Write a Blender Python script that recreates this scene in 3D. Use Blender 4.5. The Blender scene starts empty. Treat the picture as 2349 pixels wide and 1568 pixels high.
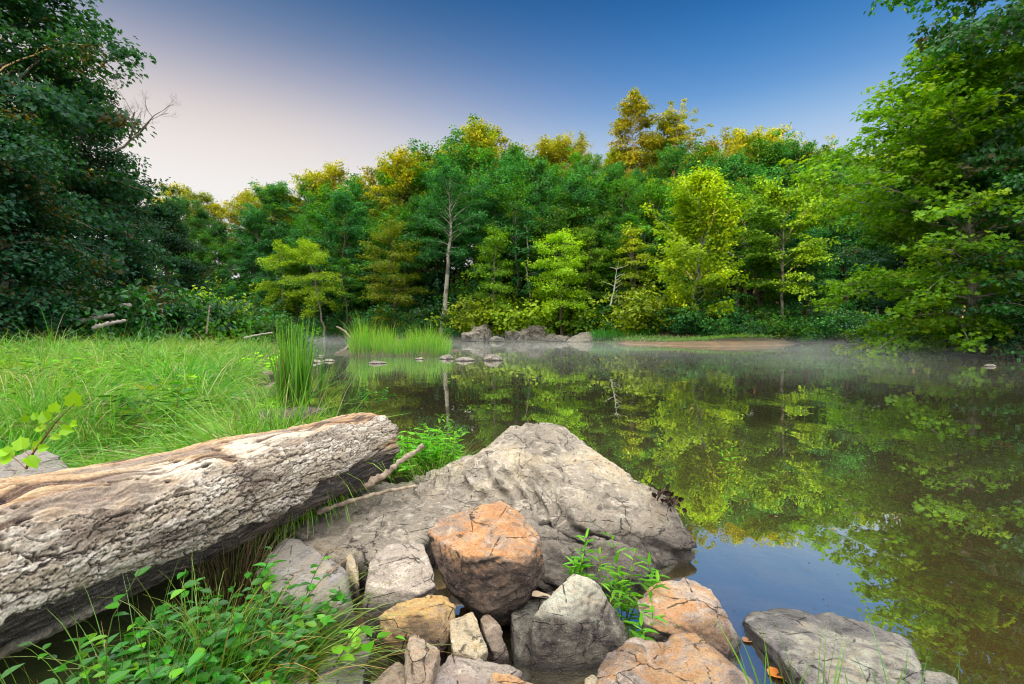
import bpy, bmesh, math, random
import numpy as np
from mathutils import Vector, noise as mnoise

# ---------------------------------------------------------------- camera, sky, sun, exposure
scene = bpy.context.scene
COL = scene.collection
F, CX, HY, CH = 1109.0, 1174.5, 755.0, 1.3      # focal length, centre column, horizon row of the photo and eye height in metres
cam_d = bpy.data.cameras.new('camera'); cam_d.lens = 17.0; cam_d.sensor_width = 36.0
cam_d.shift_y = -0.0123; cam_d.clip_end = 2000.0; cam_d.clip_start = 0.05
cam = bpy.data.objects.new('camera', cam_d); COL.objects.link(cam)
cam.location = (0, 0, CH); cam.rotation_euler = (math.radians(90), 0, 0)
scene.camera = cam

SUN_AZ, SUN_EL = math.radians(120), math.radians(8.0)   # to the left of the view direction, low
sun_dir = Vector((-math.sin(SUN_AZ)*math.cos(SUN_EL), math.cos(SUN_AZ)*math.cos(SUN_EL), math.sin(SUN_EL)))
world = bpy.data.worlds.new("World"); scene.world = world; world.use_nodes = True
wn, wl = world.node_tree.nodes, world.node_tree.links
wn.clear()
def W(t, **k):
    n = wn.new(t)
    for a, b in k.items(): setattr(n, a, b)
    return n
sky = W('ShaderNodeTexSky', sky_type='NISHITA'); sky.sun_disc = False
sky.sun_elevation = SUN_EL; sky.sun_rotation = -SUN_AZ; sky.air_density = 1.0; sky.dust_density = 0.6; sky.ozone_density = 2.0
tc = W('ShaderNodeTexCoord'); sep = W('ShaderNodeSeparateXYZ'); wl.new(tc.outputs['Generated'], sep.inputs[0])
def wmap(src, a, b, c, d):
    m = W('ShaderNodeMapRange', interpolation_type='SMOOTHSTEP'); m.clamp = True
    wl.new(src, m.inputs[0])
    for i, v in enumerate((a, b, c, d)): m.inputs[i+1].default_value = v
    return m.outputs[0]
def wmath(op, a, b):
    m = W('ShaderNodeMath', operation=op)
    for i, v in enumerate((a, b)):
        if hasattr(v, 'links') or hasattr(v, 'is_linked'): wl.new(v, m.inputs[i])
        else: m.inputs[i].default_value = v
    return m.outputs[0]
# dawn sky: pale and warm low down, deepening to blue upwards; cooler and cleaner to the right
EXPO = 0.95
def lin(c): return tuple((((v/255+.055)/1.055)**2.4 if v > 10 else v/255/12.92)/2**EXPO for v in c)
def sky_ramp(stops):
    r = W('ShaderNodeValToRGB'); wl.new(wmap_lin(sep.outputs['Z'], 0.0, 0.8, 0, 1), r.inputs[0])
    r.color_ramp.interpolation = 'B_SPLINE'; els = r.color_ramp.elements
    while len(els) < len(stops): els.new(0.5)
    for e, (p, c) in zip(els, stops): e.position = p/0.8; e.color = (*lin(c), 1)
    return r.outputs[0]
def wmap_lin(src, a, b, c, d):
    m = W('ShaderNodeMapRange'); m.clamp = True; wl.new(src, m.inputs[0])
    for i, v in enumerate((a, b, c, d)): m.inputs[i+1].default_value = v
    return m.outputs[0]
rl = sky_ramp([(0.0, (255, 250, 244)), (.12, (255, 250, 246)), (.22, (253, 249, 246)), (.29, (250, 241, 234)), (.36, (232, 219, 214)), (.42, (182, 180, 196)), (.48, (120, 138, 172)), (.55, (56, 102, 152)), (.62, (12, 82, 142)), (.70, (0, 64, 124))])
rr = sky_ramp([(0.0, (248, 246, 245)), (.10, (248, 246, 246)), (.19, (238, 236, 240)), (.27, (212, 220, 238)), (.345, (162, 196, 232)), (.41, (92, 152, 214)), (.49, (40, 116, 188)), (.56, (0, 90, 160)), (.66, (0, 72, 138))])
lr = W('ShaderNodeMix', data_type='RGBA'); wl.new(wmap(sep.outputs['X'], -0.50, 0.40, 0, 1), lr.inputs[0]); wl.new(rl, lr.inputs[6]); wl.new(rr, lr.inputs[7])
# bright unseen cloud added overhead and behind the camera to brighten the foreground
cn = W('ShaderNodeTexNoise'); cn.inputs['Scale'].default_value = 2.2; cn.inputs['Detail'].default_value = 6
cmap = W('ShaderNodeMapping'); cmap.inputs['Scale'].default_value = (1.0, 1.6, 3.0)
wl.new(tc.outputs['Generated'], cmap.inputs[0]); wl.new(cmap.outputs[0], cn.inputs['Vector'])
high = wmap(sep.outputs['Z'], 0.62, 0.82, 0, 1)
back = wmath('MULTIPLY', wmap(sep.outputs['Y'], 0.05, -0.45, 0, 1), 0.27)
cover = wmath('MAXIMUM', high, back)
cover = wmath('MULTIPLY', cover, wmap(cn.outputs[0], 0.25, 0.6, 0.55, 1.0))
mix = W('ShaderNodeMix', data_type='RGBA'); wl.new(cover, mix.inputs[0]); wl.new(lr.outputs[2], mix.inputs[6])
CLOUD_FILL = 3.1
mix.inputs[7].default_value = (CLOUD_FILL*1.0, CLOUD_FILL*0.96, CLOUD_FILL*0.90, 1)
SKY_STRENGTH = 0.12
bg1 = W('ShaderNodeBackground'); wl.new(sky.outputs[0], bg1.inputs[0]); bg1.inputs[1].default_value = SKY_STRENGTH
bg2 = W('ShaderNodeBackground'); wl.new(mix.outputs[2], bg2.inputs[0]); bg2.inputs[1].default_value = 1.0
ms = W('ShaderNodeMixShader'); ms.inputs[0].default_value = 0.90
wl.new(bg1.outputs[0], ms.inputs[1]); wl.new(bg2.outputs[0], ms.inputs[2])
wo = W('ShaderNodeOutputWorld'); wl.new(ms.outputs[0], wo.inputs[0])

sl = bpy.data.lights.new('sun', 'SUN'); sl.energy = 5.0; sl.angle = math.radians(0.5); sl.color = (1.0, 0.72, 0.26)
sun = bpy.data.objects.new('sun', sl); COL.objects.link(sun)
sun.rotation_euler = sun_dir.to_track_quat('Z', 'Y').to_euler()
scene.view_settings.view_transform = 'Standard'; scene.view_settings.look = 'None'
scene.view_settings.exposure = EXPO; scene.view_settings.gamma = 1.0
scene.view_settings.use_curve_mapping = False
cy = scene.cycles
scene.render.engine = 'CYCLES'
cy.max_bounces = 7; cy.diffuse_bounces = 3; cy.glossy_bounces = 3; cy.transmission_bounces = 3; cy.transparent_max_bounces = 8; cy.volume_bounces = 1
cy.use_denoising = True; cy.caustics_reflective = False; cy.caustics_refractive = False
cy.filter_width = 1.1; cy.use_adaptive_sampling = True; cy.adaptive_threshold = 0.012
try: cy.denoiser = 'OPENIMAGEDENOISE'; cy.denoising_prefilter = 'ACCURATE'
except Exception: pass

# ---------------------------------------------------------------- helpers
def P(px, py, d):
    """a point d metres in front of the eye, given where the photo shows it"""
    return np.array([(px-CX)/F*d, d, CH-(py-HY)/F*d])
def G(px, py, z=0.0):
    return P(px, py, (CH-z)*F/(py-HY))

_perm = {}
def _grad(ix, iy, iz, seed):
    h = (ix.astype(np.int64)*374761393 + iy.astype(np.int64)*668265263 + iz.astype(np.int64)*2147483647 + seed*974634777) & 0xffffffff
    h = ((h ^ (h >> 13))*1274126177) & 0xffffffff
    h = (h ^ (h >> 16))
    return h
_G = np.array([[1,1,0],[-1,1,0],[1,-1,0],[-1,-1,0],[1,0,1],[-1,0,1],[1,0,-1],[-1,0,-1],[0,1,1],[0,-1,1],[0,1,-1],[0,-1,-1],[1,1,0],[-1,1,0],[0,-1,1],[0,-1,-1]], float)
def pn(p, seed=0):
    """gradient noise, about -1..1, for an (n,3) array"""
    i = np.floor(p).astype(np.int64); f = p-i
    u = f*f*f*(f*(f*6-15)+10)
    out = 0
    for dx in (0, 1):
        wx = u[:, 0] if dx else 1-u[:, 0]
        for dy in (0, 1):
            wy = u[:, 1] if dy else 1-u[:, 1]
            for dz in (0, 1):
                wz = u[:, 2] if dz else 1-u[:, 2]
                g = _G[_grad(i[:, 0]+dx, i[:, 1]+dy, i[:, 2]+dz, seed) & 15]
                out = out + wx*wy*wz*(g[:, 0]*(f[:, 0]-dx)+g[:, 1]*(f[:, 1]-dy)+g[:, 2]*(f[:, 2]-dz))
    return out
def fbm(p, octv=4, seed=0, gain=0.5, lac=2.03, ridged=False):
    a, s, out = 1.0, 1.0, 0
    for k in range(octv):
        n = pn(p*s, seed+k*17)
        if ridged: n = 1-2*np.abs(n)*1.4
        out = out + a*n; a *= gain; s *= lac
    return out
def worley(p2, seed=0):
    """2-D cell noise: F1, F2 and a random number per cell"""
    i = np.floor(p2).astype(np.int64); n = len(p2)
    f1 = np.full(n, 9.0); f2 = np.full(n, 9.0); cid = np.zeros(n)
    z = np.zeros(n, np.int64)
    for dx in (-1, 0, 1):
        for dy in (-1, 0, 1):
            h = _grad(i[:, 0]+dx, i[:, 1]+dy, z, seed)
            jx = (h & 1023)/1023.0; jy = ((h >> 10) & 1023)/1023.0; r = ((h >> 20) & 1023)/1023.0
            d = np.hypot(i[:, 0]+dx+jx-p2[:, 0], i[:, 1]+dy+jy-p2[:, 1])
            nearer = d < f1
            f2 = np.where(nearer, f1, np.minimum(f2, d)); cid = np.where(nearer, r, cid); f1 = np.where(nearer, d, f1)
    return f1, f2, cid
def sstep(a, b, x):
    t = np.clip((x-a)/(b-a), 0, 1); return t*t*(3-2*t)

def make_mesh(name, verts, faces, smooth=False, attrs=None, colattr=None):
    """faces: (n,k) array, or a list of such arrays with different k"""
    me = bpy.data.meshes.new(name)
    verts = np.asarray(verts, np.float32)
    if not isinstance(faces, list): faces = [faces]
    faces = [np.asarray(f, np.int32) for f in faces if len(f)]
    loops = np.concatenate([f.ravel() for f in faces])
    tot = np.concatenate([np.full(len(f), f.shape[1], np.int32) for f in faces])
    start = np.concatenate([[0], np.cumsum(tot)[:-1]]).astype(np.int32)
    me.vertices.add(len(verts)); me.vertices.foreach_set('co', verts.ravel())
    me.loops.add(len(loops)); me.loops.foreach_set('vertex_index', loops)
    me.polygons.add(len(tot)); me.polygons.foreach_set('loop_start', start); me.polygons.foreach_set('loop_total', tot)
    me.polygons.foreach_set('use_smooth', np.full(len(tot), smooth, bool))
    me.update(calc_edges=True)
    for k, v in (attrs or {}).items():
        a = me.attributes.new(k, 'FLOAT', 'POINT'); a.data.foreach_set('value', np.asarray(v, np.float32))
    if colattr is not None:
        a = me.attributes.new('col', 'FLOAT_COLOR', 'POINT')
        c = np.ones((len(verts), 4), np.float32); c[:, :3] = colattr; a.data.foreach_set('color', c.ravel())
    me.validate()
    return me
def put(name, me, mat=None, parent=None, loc=None):
    o = bpy.data.objects.new(name, me); COL.objects.link(o)
    if mat is not None and not me.materials: me.materials.append(mat)
    if parent is not None: o.parent = parent
    if loc is not None: o.location = loc
    return o
def empty(name, loc=(0, 0, 0), rz=0.0, sc=1.0):
    o = bpy.data.objects.new(name, None); COL.objects.link(o); o.empty_display_size = 0.2
    o.location = loc; o.rotation_euler = (0, 0, rz); o.scale = (sc, sc, sc) if not hasattr(sc, '__len__') else sc
    return o
def tag(o, label=None, cat=None, group=None, kind=None):
    if label: o['label'] = label
    if cat: o['category'] = cat
    if group: o['group'] = group
    if kind: o['kind'] = kind
    return o
def copy_thing(o, loc, rz, sc):
    c = o.copy(); COL.objects.link(c)
    c.location = loc; c.rotation_euler = (0, 0, rz); c.scale = (sc, sc, sc) if not hasattr(sc, '__len__') else sc
    for ch in [k for k in COL.objects if k.parent == o]:
        d = ch.copy(); COL.objects.link(d); d.parent = c
    return c

# ---------------------------------------------------------------- materials
def new_mat(name):
    m = bpy.data.materials.new(name); m.use_nodes = True
    m.node_tree.nodes.clear()
    return m, m.node_tree.nodes, m.node_tree.links
class NT:
    def __init__(s, name):
        s.m, s.n, s.l = new_mat(name)
    def __call__(s, t, **k):
        n = s.n.new(t)
        for a, b in k.items(): setattr(n, a, b)
        return n
    def link(s, a, b): s.l.new(a, b)
    def val(s, sock, v):
        if isinstance(v, (int, float)): sock.default_value = v
        elif isinstance(v, (tuple, list)): sock.default_value = (*v, 1) if len(v) == 3 and len(sock.default_value) == 4 else v
        else: s.l.new(v, sock)
    def math(s, op, a, b=0.0, c=None):
        m = s('ShaderNodeMath', operation=op); s.val(m.inputs[0], a); s.val(m.inputs[1], b)
        if c is not None: s.val(m.inputs[2], c)
        return m.outputs[0]
    def mix(s, f, a, b, bt='MIX'):
        m = s('ShaderNodeMix', data_type='RGBA', blend_type=bt); s.val(m.inputs[0], f); s.val(m.inputs[6], a); s.val(m.inputs[7], b)
        return m.outputs[2]
    def rng(s, x, a, b, c=0.0, d=1.0, smooth=True):
        m = s('ShaderNodeMapRange', interpolation_type='SMOOTHSTEP' if smooth else 'LINEAR'); s.val(m.inputs[0], x)
        for i, v in enumerate((a, b, c, d)): m.inputs[i+1].default_value = v
        return m.outputs[0]
    def noise(s, vec, scale, detail=4, rough=0.55, dist=0.0):
        n = s('ShaderNodeTexNoise'); n.inputs['Scale'].default_value = scale; n.inputs['Detail'].default_value = detail
        n.inputs['Roughness'].default_value = rough; n.inputs['Distortion'].default_value = dist
        if vec is not None: s.l.new(vec, n.inputs['Vector'])
        return n.outputs[0]
    def vor(s, vec, scale, feature='F1', out=0):
        n = s('ShaderNodeTexVoronoi', feature=feature); n.inputs['Scale'].default_value = scale
        if vec is not None: s.l.new(vec, n.inputs['Vector'])
        return n.outputs[out]
    def mapping(s, vec, sc, rot=(0, 0, 0), loc=(0, 0, 0)):
        n = s('ShaderNodeMapping'); n.inputs['Scale'].default_value = sc; n.inputs['Rotation'].default_value = rot; n.inputs['Location'].default_value = loc
        s.l.new(vec, n.inputs[0]); return n.outputs[0]
    def out(s, sh, vol=None):
        o = s('ShaderNodeOutputMaterial')
        if sh is not None: s.l.new(sh, o.inputs[0])
        if vol is not None: s.l.new(vol, o.inputs[1])
        return s.m
    def pbr(s, col, rough=0.8, bump=None, bstr=0.5, bdist=0.01, spec=0.3):
        b = s('ShaderNodeBsdfPrincipled'); s.val(b.inputs['Base Color'], col); s.val(b.inputs['Roughness'], rough)
        b.inputs['Specular IOR Level'].default_value = spec
        if bump is not None:
            bn = s('ShaderNodeBump'); bn.inputs['Strength'].default_value = bstr; bn.inputs['Distance'].default_value = bdist
            s.l.new(bump, bn.inputs['Height']); s.l.new(bn.outputs[0], b.inputs['Normal'])
        return b.outputs[0]

def leaf_mat(name, dark, mid, light, accent=None, acc_amt=0.0, trans=0.42, gloss=0.02, tcol=None):
    t = NT(name)
    r = t('ShaderNodeAttribute', attribute_name='rnd').outputs['Fac']
    c = t('ShaderNodeAttribute', attribute_name='clump').outputs['Fac']
    oi = t('ShaderNodeObjectInfo').outputs['Random']
    f = t.math('ADD', t.math('MULTIPLY', r, 0.45), t.math('MULTIPLY', c, 0.55))
    ramp = t('ShaderNodeValToRGB'); t.link(f, ramp.inputs[0])
    e = ramp.color_ramp.elements; e[0].position = 0.12; e[0].color = (*dark, 1); e[1].position = 0.88; e[1].color = (*light, 1)
    k = e.new(0.5); k.color = (*mid, 1)
    col = ramp.outputs[0]
    if accent:
        a = t.math('GREATER_THAN', c, 1-acc_amt)
        col = t.mix(t.math('MULTIPLY', a, 0.8), col, accent)
    hs = t('ShaderNodeHueSaturation'); t.link(col, hs.inputs['Color'])
    t.link(t.rng(t.math('ADD', t.math('MULTIPLY', oi, .35), t.math('MULTIPLY', c, .65)), 0, 1, 0.480, 0.520, False), hs.inputs['Hue']); t.link(t.rng(oi, 0, 1, 0.85, 1.2, False), hs.inputs['Value'])
    col = hs.outputs[0]
    d = t('ShaderNodeBsdfDiffuse'); t.link(col, d.inputs[0])
    tr = t('ShaderNodeBsdfTranslucent')
    hs2 = t('ShaderNodeMix', data_type='RGBA', blend_type='MULTIPLY'); hs2.inputs[0].default_value = 1
    t.link(col, hs2.inputs[6]); hs2.inputs[7].default_value = (*(tcol or (1.1, 1.2, 0.35)), 1); t.link(hs2.outputs[2], tr.inputs[0])
    m = t('ShaderNodeMixShader'); m.inputs[0].default_value = trans; t.link(d.outputs[0], m.inputs[1]); t.link(tr.outputs[0], m.inputs[2])
    g = t('ShaderNodeBsdfGlossy'); g.inputs['Roughness'].default_value = 0.42; g.inputs[0].default_value = (0.8, 0.9, 1, 1)
    m2 = t('ShaderNodeMixShader'); m2.inputs[0].default_value = gloss; t.link(m.outputs[0], m2.inputs[1]); t.link(g.outputs[0], m2.inputs[2])
    return t.out(m2.outputs[0])

def bark_mat(name, a, b, scale=1.0, pale=None):
    t = NT(name); tcx = t('ShaderNodeTexCoord').outputs['Object']
    v = t.mapping(tcx, (3*scale, 3*scale, 0.5*scale))
    n1 = t.noise(v, 2.2, 6, 0.65, 0.6); v2 = t.mapping(tcx, (6*scale, 6*scale, 1.2*scale)); cr = t.vor(v2, 2.0, 'DISTANCE_TO_EDGE')
    col = t.mix(t.rng(n1, 0.3, 0.7), a, b)
    if pale: col = t.mix(t.rng(t.noise(tcx, 0.9*scale, 4, 0.6), 0.48, 0.58), col, pale)
    col = t.mix(t.rng(cr, 0.0, 0.10, 0.6, 0.0), col, tuple(x*0.3 for x in a))
    h = t.math('ADD', n1, t.rng(cr, 0, 0.15))
    return t.out(t.pbr(col, 0.9, h, 0.7, 0.02, 0.1))

def rock_mat(name, c1, c2, c3=None, c3amt=0.5, stain=(0.040, 0.032, 0.034), s0=0.02, s1=0.14, lichen=(0.50, 0.47, 0.37), lamt=0.5, wet=0.03, blotch=3.0, streak=(1, 1, 2.2), seed=0.0, vface=0.05):
    """weathered stone: two mottled body colours, iron-orange skin on the top, black water stain low down with an uneven edge, pale lichen specks"""
    if s1 > .1: s0 += .03; s1 += .045
    t = NT(name)
    geo = t('ShaderNodeNewGeometry'); pos = geo.outputs['Position']; nor = geo.outputs['Normal']
    p = t.mapping(pos, (1, 1, 1), loc=(seed*3.1, seed*1.7, seed*0.9))
    ps = t.mapping(p, streak, rot=(0.5+seed*0.3, 0.4-seed*0.2, 0.3+seed))
    n1 = t.noise(ps, blotch, 8, 0.66, 0.9); n2 = t.noise(p, 14, 8, 0.7, 0.4); n3 = t.noise(p, 60, 6, 0.75); n4 = t.noise(ps, 7.5, 6, 0.7, 1.5)
    col = t.mix(t.rng(n1, 0.36, 0.64), c1, c2)
    col = t.mix(t.rng(n4, 0.50, 0.62, 0, 0.8), col, tuple(x*0.40 for x in c1))
    col = t.mix(t.rng(t.noise(t.mapping(ps, (1,1,1), loc=(7,3,5)), 5.0, 8, 0.72, 2.0), 0.52, 0.62, 0, 0.7), col, tuple(min(.8, x*1.45+.03) for x in c2))
    sx = t('ShaderNodeSeparateXYZ'); t.link(pos, sx.inputs[0]); z = sx.outputs['Z']
    sn = t('ShaderNodeSeparateXYZ'); t.link(nor, sn.inputs[0]); nz = sn.outputs['Z']
    if c3:
        m = t.math('MULTIPLY', t.rng(n1, 0.62-c3amt*0.42, 0.72-c3amt*0.30), t.rng(t.math('ADD', nz, t.math('MULTIPLY', n2, 0.5)), 0.30, 0.85, 0.25, 1.0))
        m = t.math('MULTIPLY', m, t.rng(t.noise(t.mapping(ps, (1,1,1), loc=(1,9,4)), 6.5, 8, 0.7, 1.5), 0.60, 0.50, 0.25, 1.0))
        oc = t.mix(t.rng(n2, 0.38, 0.62), c3, tuple(min(1, x*f) for x, f in zip(c3, (1.25, 1.5, 1.7))))
        col = t.mix(m, col, oc)
    # lichen and pale crust
    lm = t.math('MULTIPLY', t.rng(n2, 0.54, 0.62), t.rng(t.noise(p, 2.2, 4), 0.42, 0.6, 0.15, 1.0))
    col = t.mix(t.math('MULTIPLY', lm, lamt), col, lichen)
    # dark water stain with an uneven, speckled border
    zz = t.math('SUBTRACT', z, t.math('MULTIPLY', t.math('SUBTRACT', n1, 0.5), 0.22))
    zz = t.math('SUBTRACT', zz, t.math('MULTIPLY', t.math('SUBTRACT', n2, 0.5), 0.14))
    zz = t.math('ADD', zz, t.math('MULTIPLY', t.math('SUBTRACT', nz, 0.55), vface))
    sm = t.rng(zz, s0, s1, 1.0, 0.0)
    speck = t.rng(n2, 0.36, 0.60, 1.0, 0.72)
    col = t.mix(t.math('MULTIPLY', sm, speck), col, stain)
    # fine grain, dark pits, hairline joints
    n5 = t.noise(p, 190, 4, 0.75); col = t.mix(t.rng(n5, 0.36, 0.5, 0.45, 0.0), col, tuple(x*0.30 for x in c1)); col = t.mix(t.rng(n5, 0.56, 0.68, 0.0, 0.30), col, tuple(min(.8, x*1.5+.05) for x in c2))
    col = t.mix(t.rng(n3, 0.34, 0.46, 0.65, 0.0), col, tuple(x*0.22 for x in c1))
    col = t.mix(t.rng(n3, 0.56, 0.75, 0.0, 0.35), col, tuple(min(0.75, x*1.5) for x in c2))
    cr = t.vor(t.mapping(ps, (1, 1, 1), loc=(3, 2, 1)), 4.5, 'DISTANCE_TO_EDGE')
    crm = t.math('MULTIPLY', t.rng(cr, 0.0, 0.016, 1.0, 0.0), t.rng(n4, 0.46, 0.54))
    col = t.mix(t.math('MULTIPLY', crm, 0.8), col, (0.02, 0.018, 0.016))
    # wet edge just above the waterline
    rough = t.rng(z, 0.0, wet+0.02, 0.25, 0.88)
    col = t.mix(t.rng(z, -0.01, wet, 0.55, 0.0), col, (0.012, 0.011, 0.009))
    h = t.math('ADD', t.math('MULTIPLY', n2, 1.0), t.math('MULTIPLY', n3, 0.45)); h = t.math('ADD', h, t.math('MULTIPLY', n4, 0.8)); h = t.math('ADD', h, t.math('MULTIPLY', n5, 0.16))
    h = t.math('SUBTRACT', h, t.math('MULTIPLY', crm, 0.7))
    return t.out(t.pbr(col, rough, h, 0.9, 0.022, 0.25))
def simple_mat(name, c1, c2, scale=8, rough=0.8, bump=0.4, spec=0.25):
    t = NT(name); v = t('ShaderNodeTexCoord').outputs['Object']
    n = t.noise(v, scale, 6, 0.65); return t.out(t.pbr(t.mix(t.rng(n, 0.35, 0.65), c1, c2), rough, n, bump, 0.01, spec))
# ---------------------------------------------------------------- the ground: banks, river bed, wooded bluff
SHORE = np.array([(2.6, -6), (2.0, -1), (1.15, 1.2), (0.6, 1.55), (0.35, 1.75), (0.75, 2.25), (0.85, 3.0), (0.4, 4.2), (-0.5, 4.5), (-1.0, 4.3), (-1.6, 3.9), (-2.35, 4.1), (-2.8, 4.9), (-3.4, 5.9), (-4.3, 7.7), (-4.9, 9.3), (-6.0, 11.2), (-7.0, 14),
                  (-9.8, 20), (-13.5, 28), (-17.5, 36), (-26, 46), (-42, 58), (-60, 66), (-75, 78), (-55, 79), (-40, 75.5), (-29, 72), (-18, 64), (-8, 54.5), (0, 52.5), (6, 52), (9.6, 51), (10.0, 44), (11.2, 41), (14, 37.2), (17, 37.2),
                  (20, 38.5), (23.5, 40.5), (27, 46), (33, 50), (42, 54), (60, 57), (60, 50), (40, 41), (30, 33.5), (25, 28.6), (21.9, 20.6), (22, 12), (24, 3), (26, -6)], float)
def shore_dist(x, y):
    """signed distance to the waterline: above 0 on land, below 0 in the water"""
    x = np.asarray(x, float).ravel(); y = np.asarray(y, float).ravel()
    best = np.full(len(x), 1e9); inside = np.zeros(len(x), bool); n = len(SHORE)
    for i in range(n):
        ax, ay = SHORE[i]; bx, by = SHORE[(i+1) % n]
        dx, dy = bx-ax, by-ay
        t = np.clip(((x-ax)*dx+(y-ay)*dy)/(dx*dx+dy*dy), 0, 1)
        best = np.minimum(best, np.hypot(x-ax-t*dx, y-ay-t*dy))
        c = ((ay > y) != (by > y)); xi = ax+(y-ay)*dx/np.where(dy == 0, 1e-9, dy)
        inside ^= c & (x < xi)
    return np.where(inside, -best, best)
def height(x, y):
    x = np.asarray(x, float).ravel(); y = np.asarray(y, float).ravel()
    d = shore_dist(x, y)
    q = np.stack([x, y, np.zeros_like(x)], 1)
    n1 = fbm(q*0.11, 3, 5); n2 = fbm(q*0.7, 3, 9); n3 = fbm(q*3.0, 3, 11)
    # ridge heights on the far side
    far = sstep(44, 56, y+0.35*x*(x > 12)) if False else sstep(36, 50, y)*(x > -200)
    bluff = np.interp(x, [-90, -45, -20, -5, 15, 40, 70], [9, 10, 11.5, 14.5, 15.0, 12.5, 12])
    hill = bluff*sstep(1.5, 34, d)
    land_far = 0.25+0.35*sstep(0, 2, d)+hill+n1*1.2*sstep(3, 15, d)
    # the sand bar stays low and flat
    bar = sstep(6.5, 2.0, np.hypot((x-16)/1.7, (y-40.5)/1.0))
    land_far = land_far*(1-bar)+bar*(0.05+0.05*np.clip(d, 0, 4))
    near = 0.10+0.16*sstep(0, 1.2, d)+0.12*sstep(1, 6, d)+0.35*sstep(8, 40, d)
    pocket = sstep(-1.75, -1.1, x+(y-2.5)*-.35)*sstep(4.9, 4.2, y)*sstep(3.5, 2.0, x)
    near = near*(1-pocket)+pocket*0.02
    landn = near+n2*0.06*sstep(0.2, 2, d)*(1-pocket*.7)+0.04*n3*sstep(0.0, 0.6, d)*(1-pocket*.5)
    # right bank under the sycamore
    rb = sstep(14, 20, x)*(y < 44)
    landn = landn+rb*(0.5*sstep(0.2, 2.5, d)+1.8*sstep(3, 14, d))
    front = sstep(2.6, 1.9, y)*sstep(-4, -0.4, x)*sstep(-2, 0.5, y)
    landn = landn-front*0.10*sstep(-.9, -0.2, x)
    land = landn*(1-far)+land_far*far
    land = land*sstep(-0.02, 0.35, d)
    depth = -0.04-0.30*sstep(0, 2.5, -d)-0.75*sstep(2.0, 9, -d)
    q2 = q*np.array([0.55, 1.7, 1])
    depth = depth+0.035*fbm(q2*1.1, 3, 21)*sstep(0.1, 1.5, -d)
    return np.where(d > 0, land, depth)
def axis(parts):
    return np.unique(np.round(np.concatenate([np.arange(a, b, s) for a, b, s in parts]), 4))
gx = axis([(-300, -120, 20), (-120, -40, 4), (-40, -8, 0.8), (-8, -3, 0.22), (-3, 3, 0.05), (3, 10, 0.22), (10, 40, 0.8), (40, 120, 4), (120, 301, 20)])
gy = axis([(-120, -10, 10), (-10, 0, 1), (0, 5.5, 0.05), (5.5, 14, 0.16), (14, 30, 0.5), (30, 80, 1.0), (80, 160, 5), (160, 401, 24)])
X, Y = np.meshgrid(gx, gy); Z = height(X, Y)
nx, ny = len(gx), len(gy)
idx = np.arange(nx*ny).reshape(ny, nx)
quads = np.stack([idx[:-1, :-1], idx[:-1, 1:], idx[1:, 1:], idx[1:, :-1]], -1).reshape(-1, 4)
t = NT('ground_soil')
pos = t('ShaderNodeNewGeometry').outputs['Position']; sx = t('ShaderNodeSeparateXYZ'); t.link(pos, sx.inputs[0]); z = sx.outputs['Z']
n1 = t.noise(pos, 1.3, 6, 0.6); n2 = t.noise(pos, 9, 8, 0.7); n3 = t.noise(pos, 45, 6, 0.7)
soil = t.mix(t.rng(n2, 0.35, 0.65), (0.060, 0.043, 0.024), (0.028, 0.028, 0.012))
soil = t.mix(t.rng(t.noise(pos, 0.5, 4), 0.45, 0.6, 0, 0.6), soil, (0.045, 0.075, 0.014))
sand = t.mix(t.rng(n1, 0.35, 0.65), (0.21, 0.135, 0.07), (0.12, 0.085, 0.045))
sand = t.mix(t.rng(n3, 0.3, 0.6, 0.5, 0.0), sand, (0.10, 0.07, 0.04))
wv = t.mapping(pos, (0.35, 1.0, 1.0)); wn_ = t.noise(wv, 2.2, 5, 0.6, 1.2)
bed = t.mix(t.rng(wn_, 0.38, 0.62), (0.62, 0.38, 0.14), (0.26, 0.18, 0.06))
bed = t.mix(t.rng(n2, 0.5, 0.68, 0, 0.5), bed, (0.05, 0.04, 0.02))
deep = t.mix(t.rng(wn_, 0.4, 0.62), (0.20, 0.15, 0.04), (0.10, 0.095, 0.03))
bed = t.mix(t.rng(z, -0.75, -0.22), deep, bed)  # deeper bed darkened by colour in place of light lost in murky water
ad = t('ShaderNodeVectorMath', operation='DISTANCE'); t.link(pos, ad.inputs[0]); ad.inputs[1].default_value = (15.5, 39.5, 0)
barm = t.rng(t.math('ADD', ad.outputs['Value'], t.math('MULTIPLY', n1, 4)), 8.0, 12.0, 1, 0)
land = t.mix(t.math('MULTIPLY', barm, t.rng(z, 0.25, 0.42, 1, 0)), soil, sand)
col = t.mix(t.rng(z, -0.03, 0.02), bed, land)
h = t.math('ADD', n2, t.math('MULTIPLY', n3, 0.4))
ground_m = t.out(t.pbr(col, t.rng(z, -0.02, 0.10, 0.45, 0.92), h, 0.8, 0.02, 0.2))
ground = put('ground', make_mesh('ground', np.stack([X.ravel(), Y.ravel(), Z], 1), quads, True), ground_m); tag(ground, kind='structure')

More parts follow.
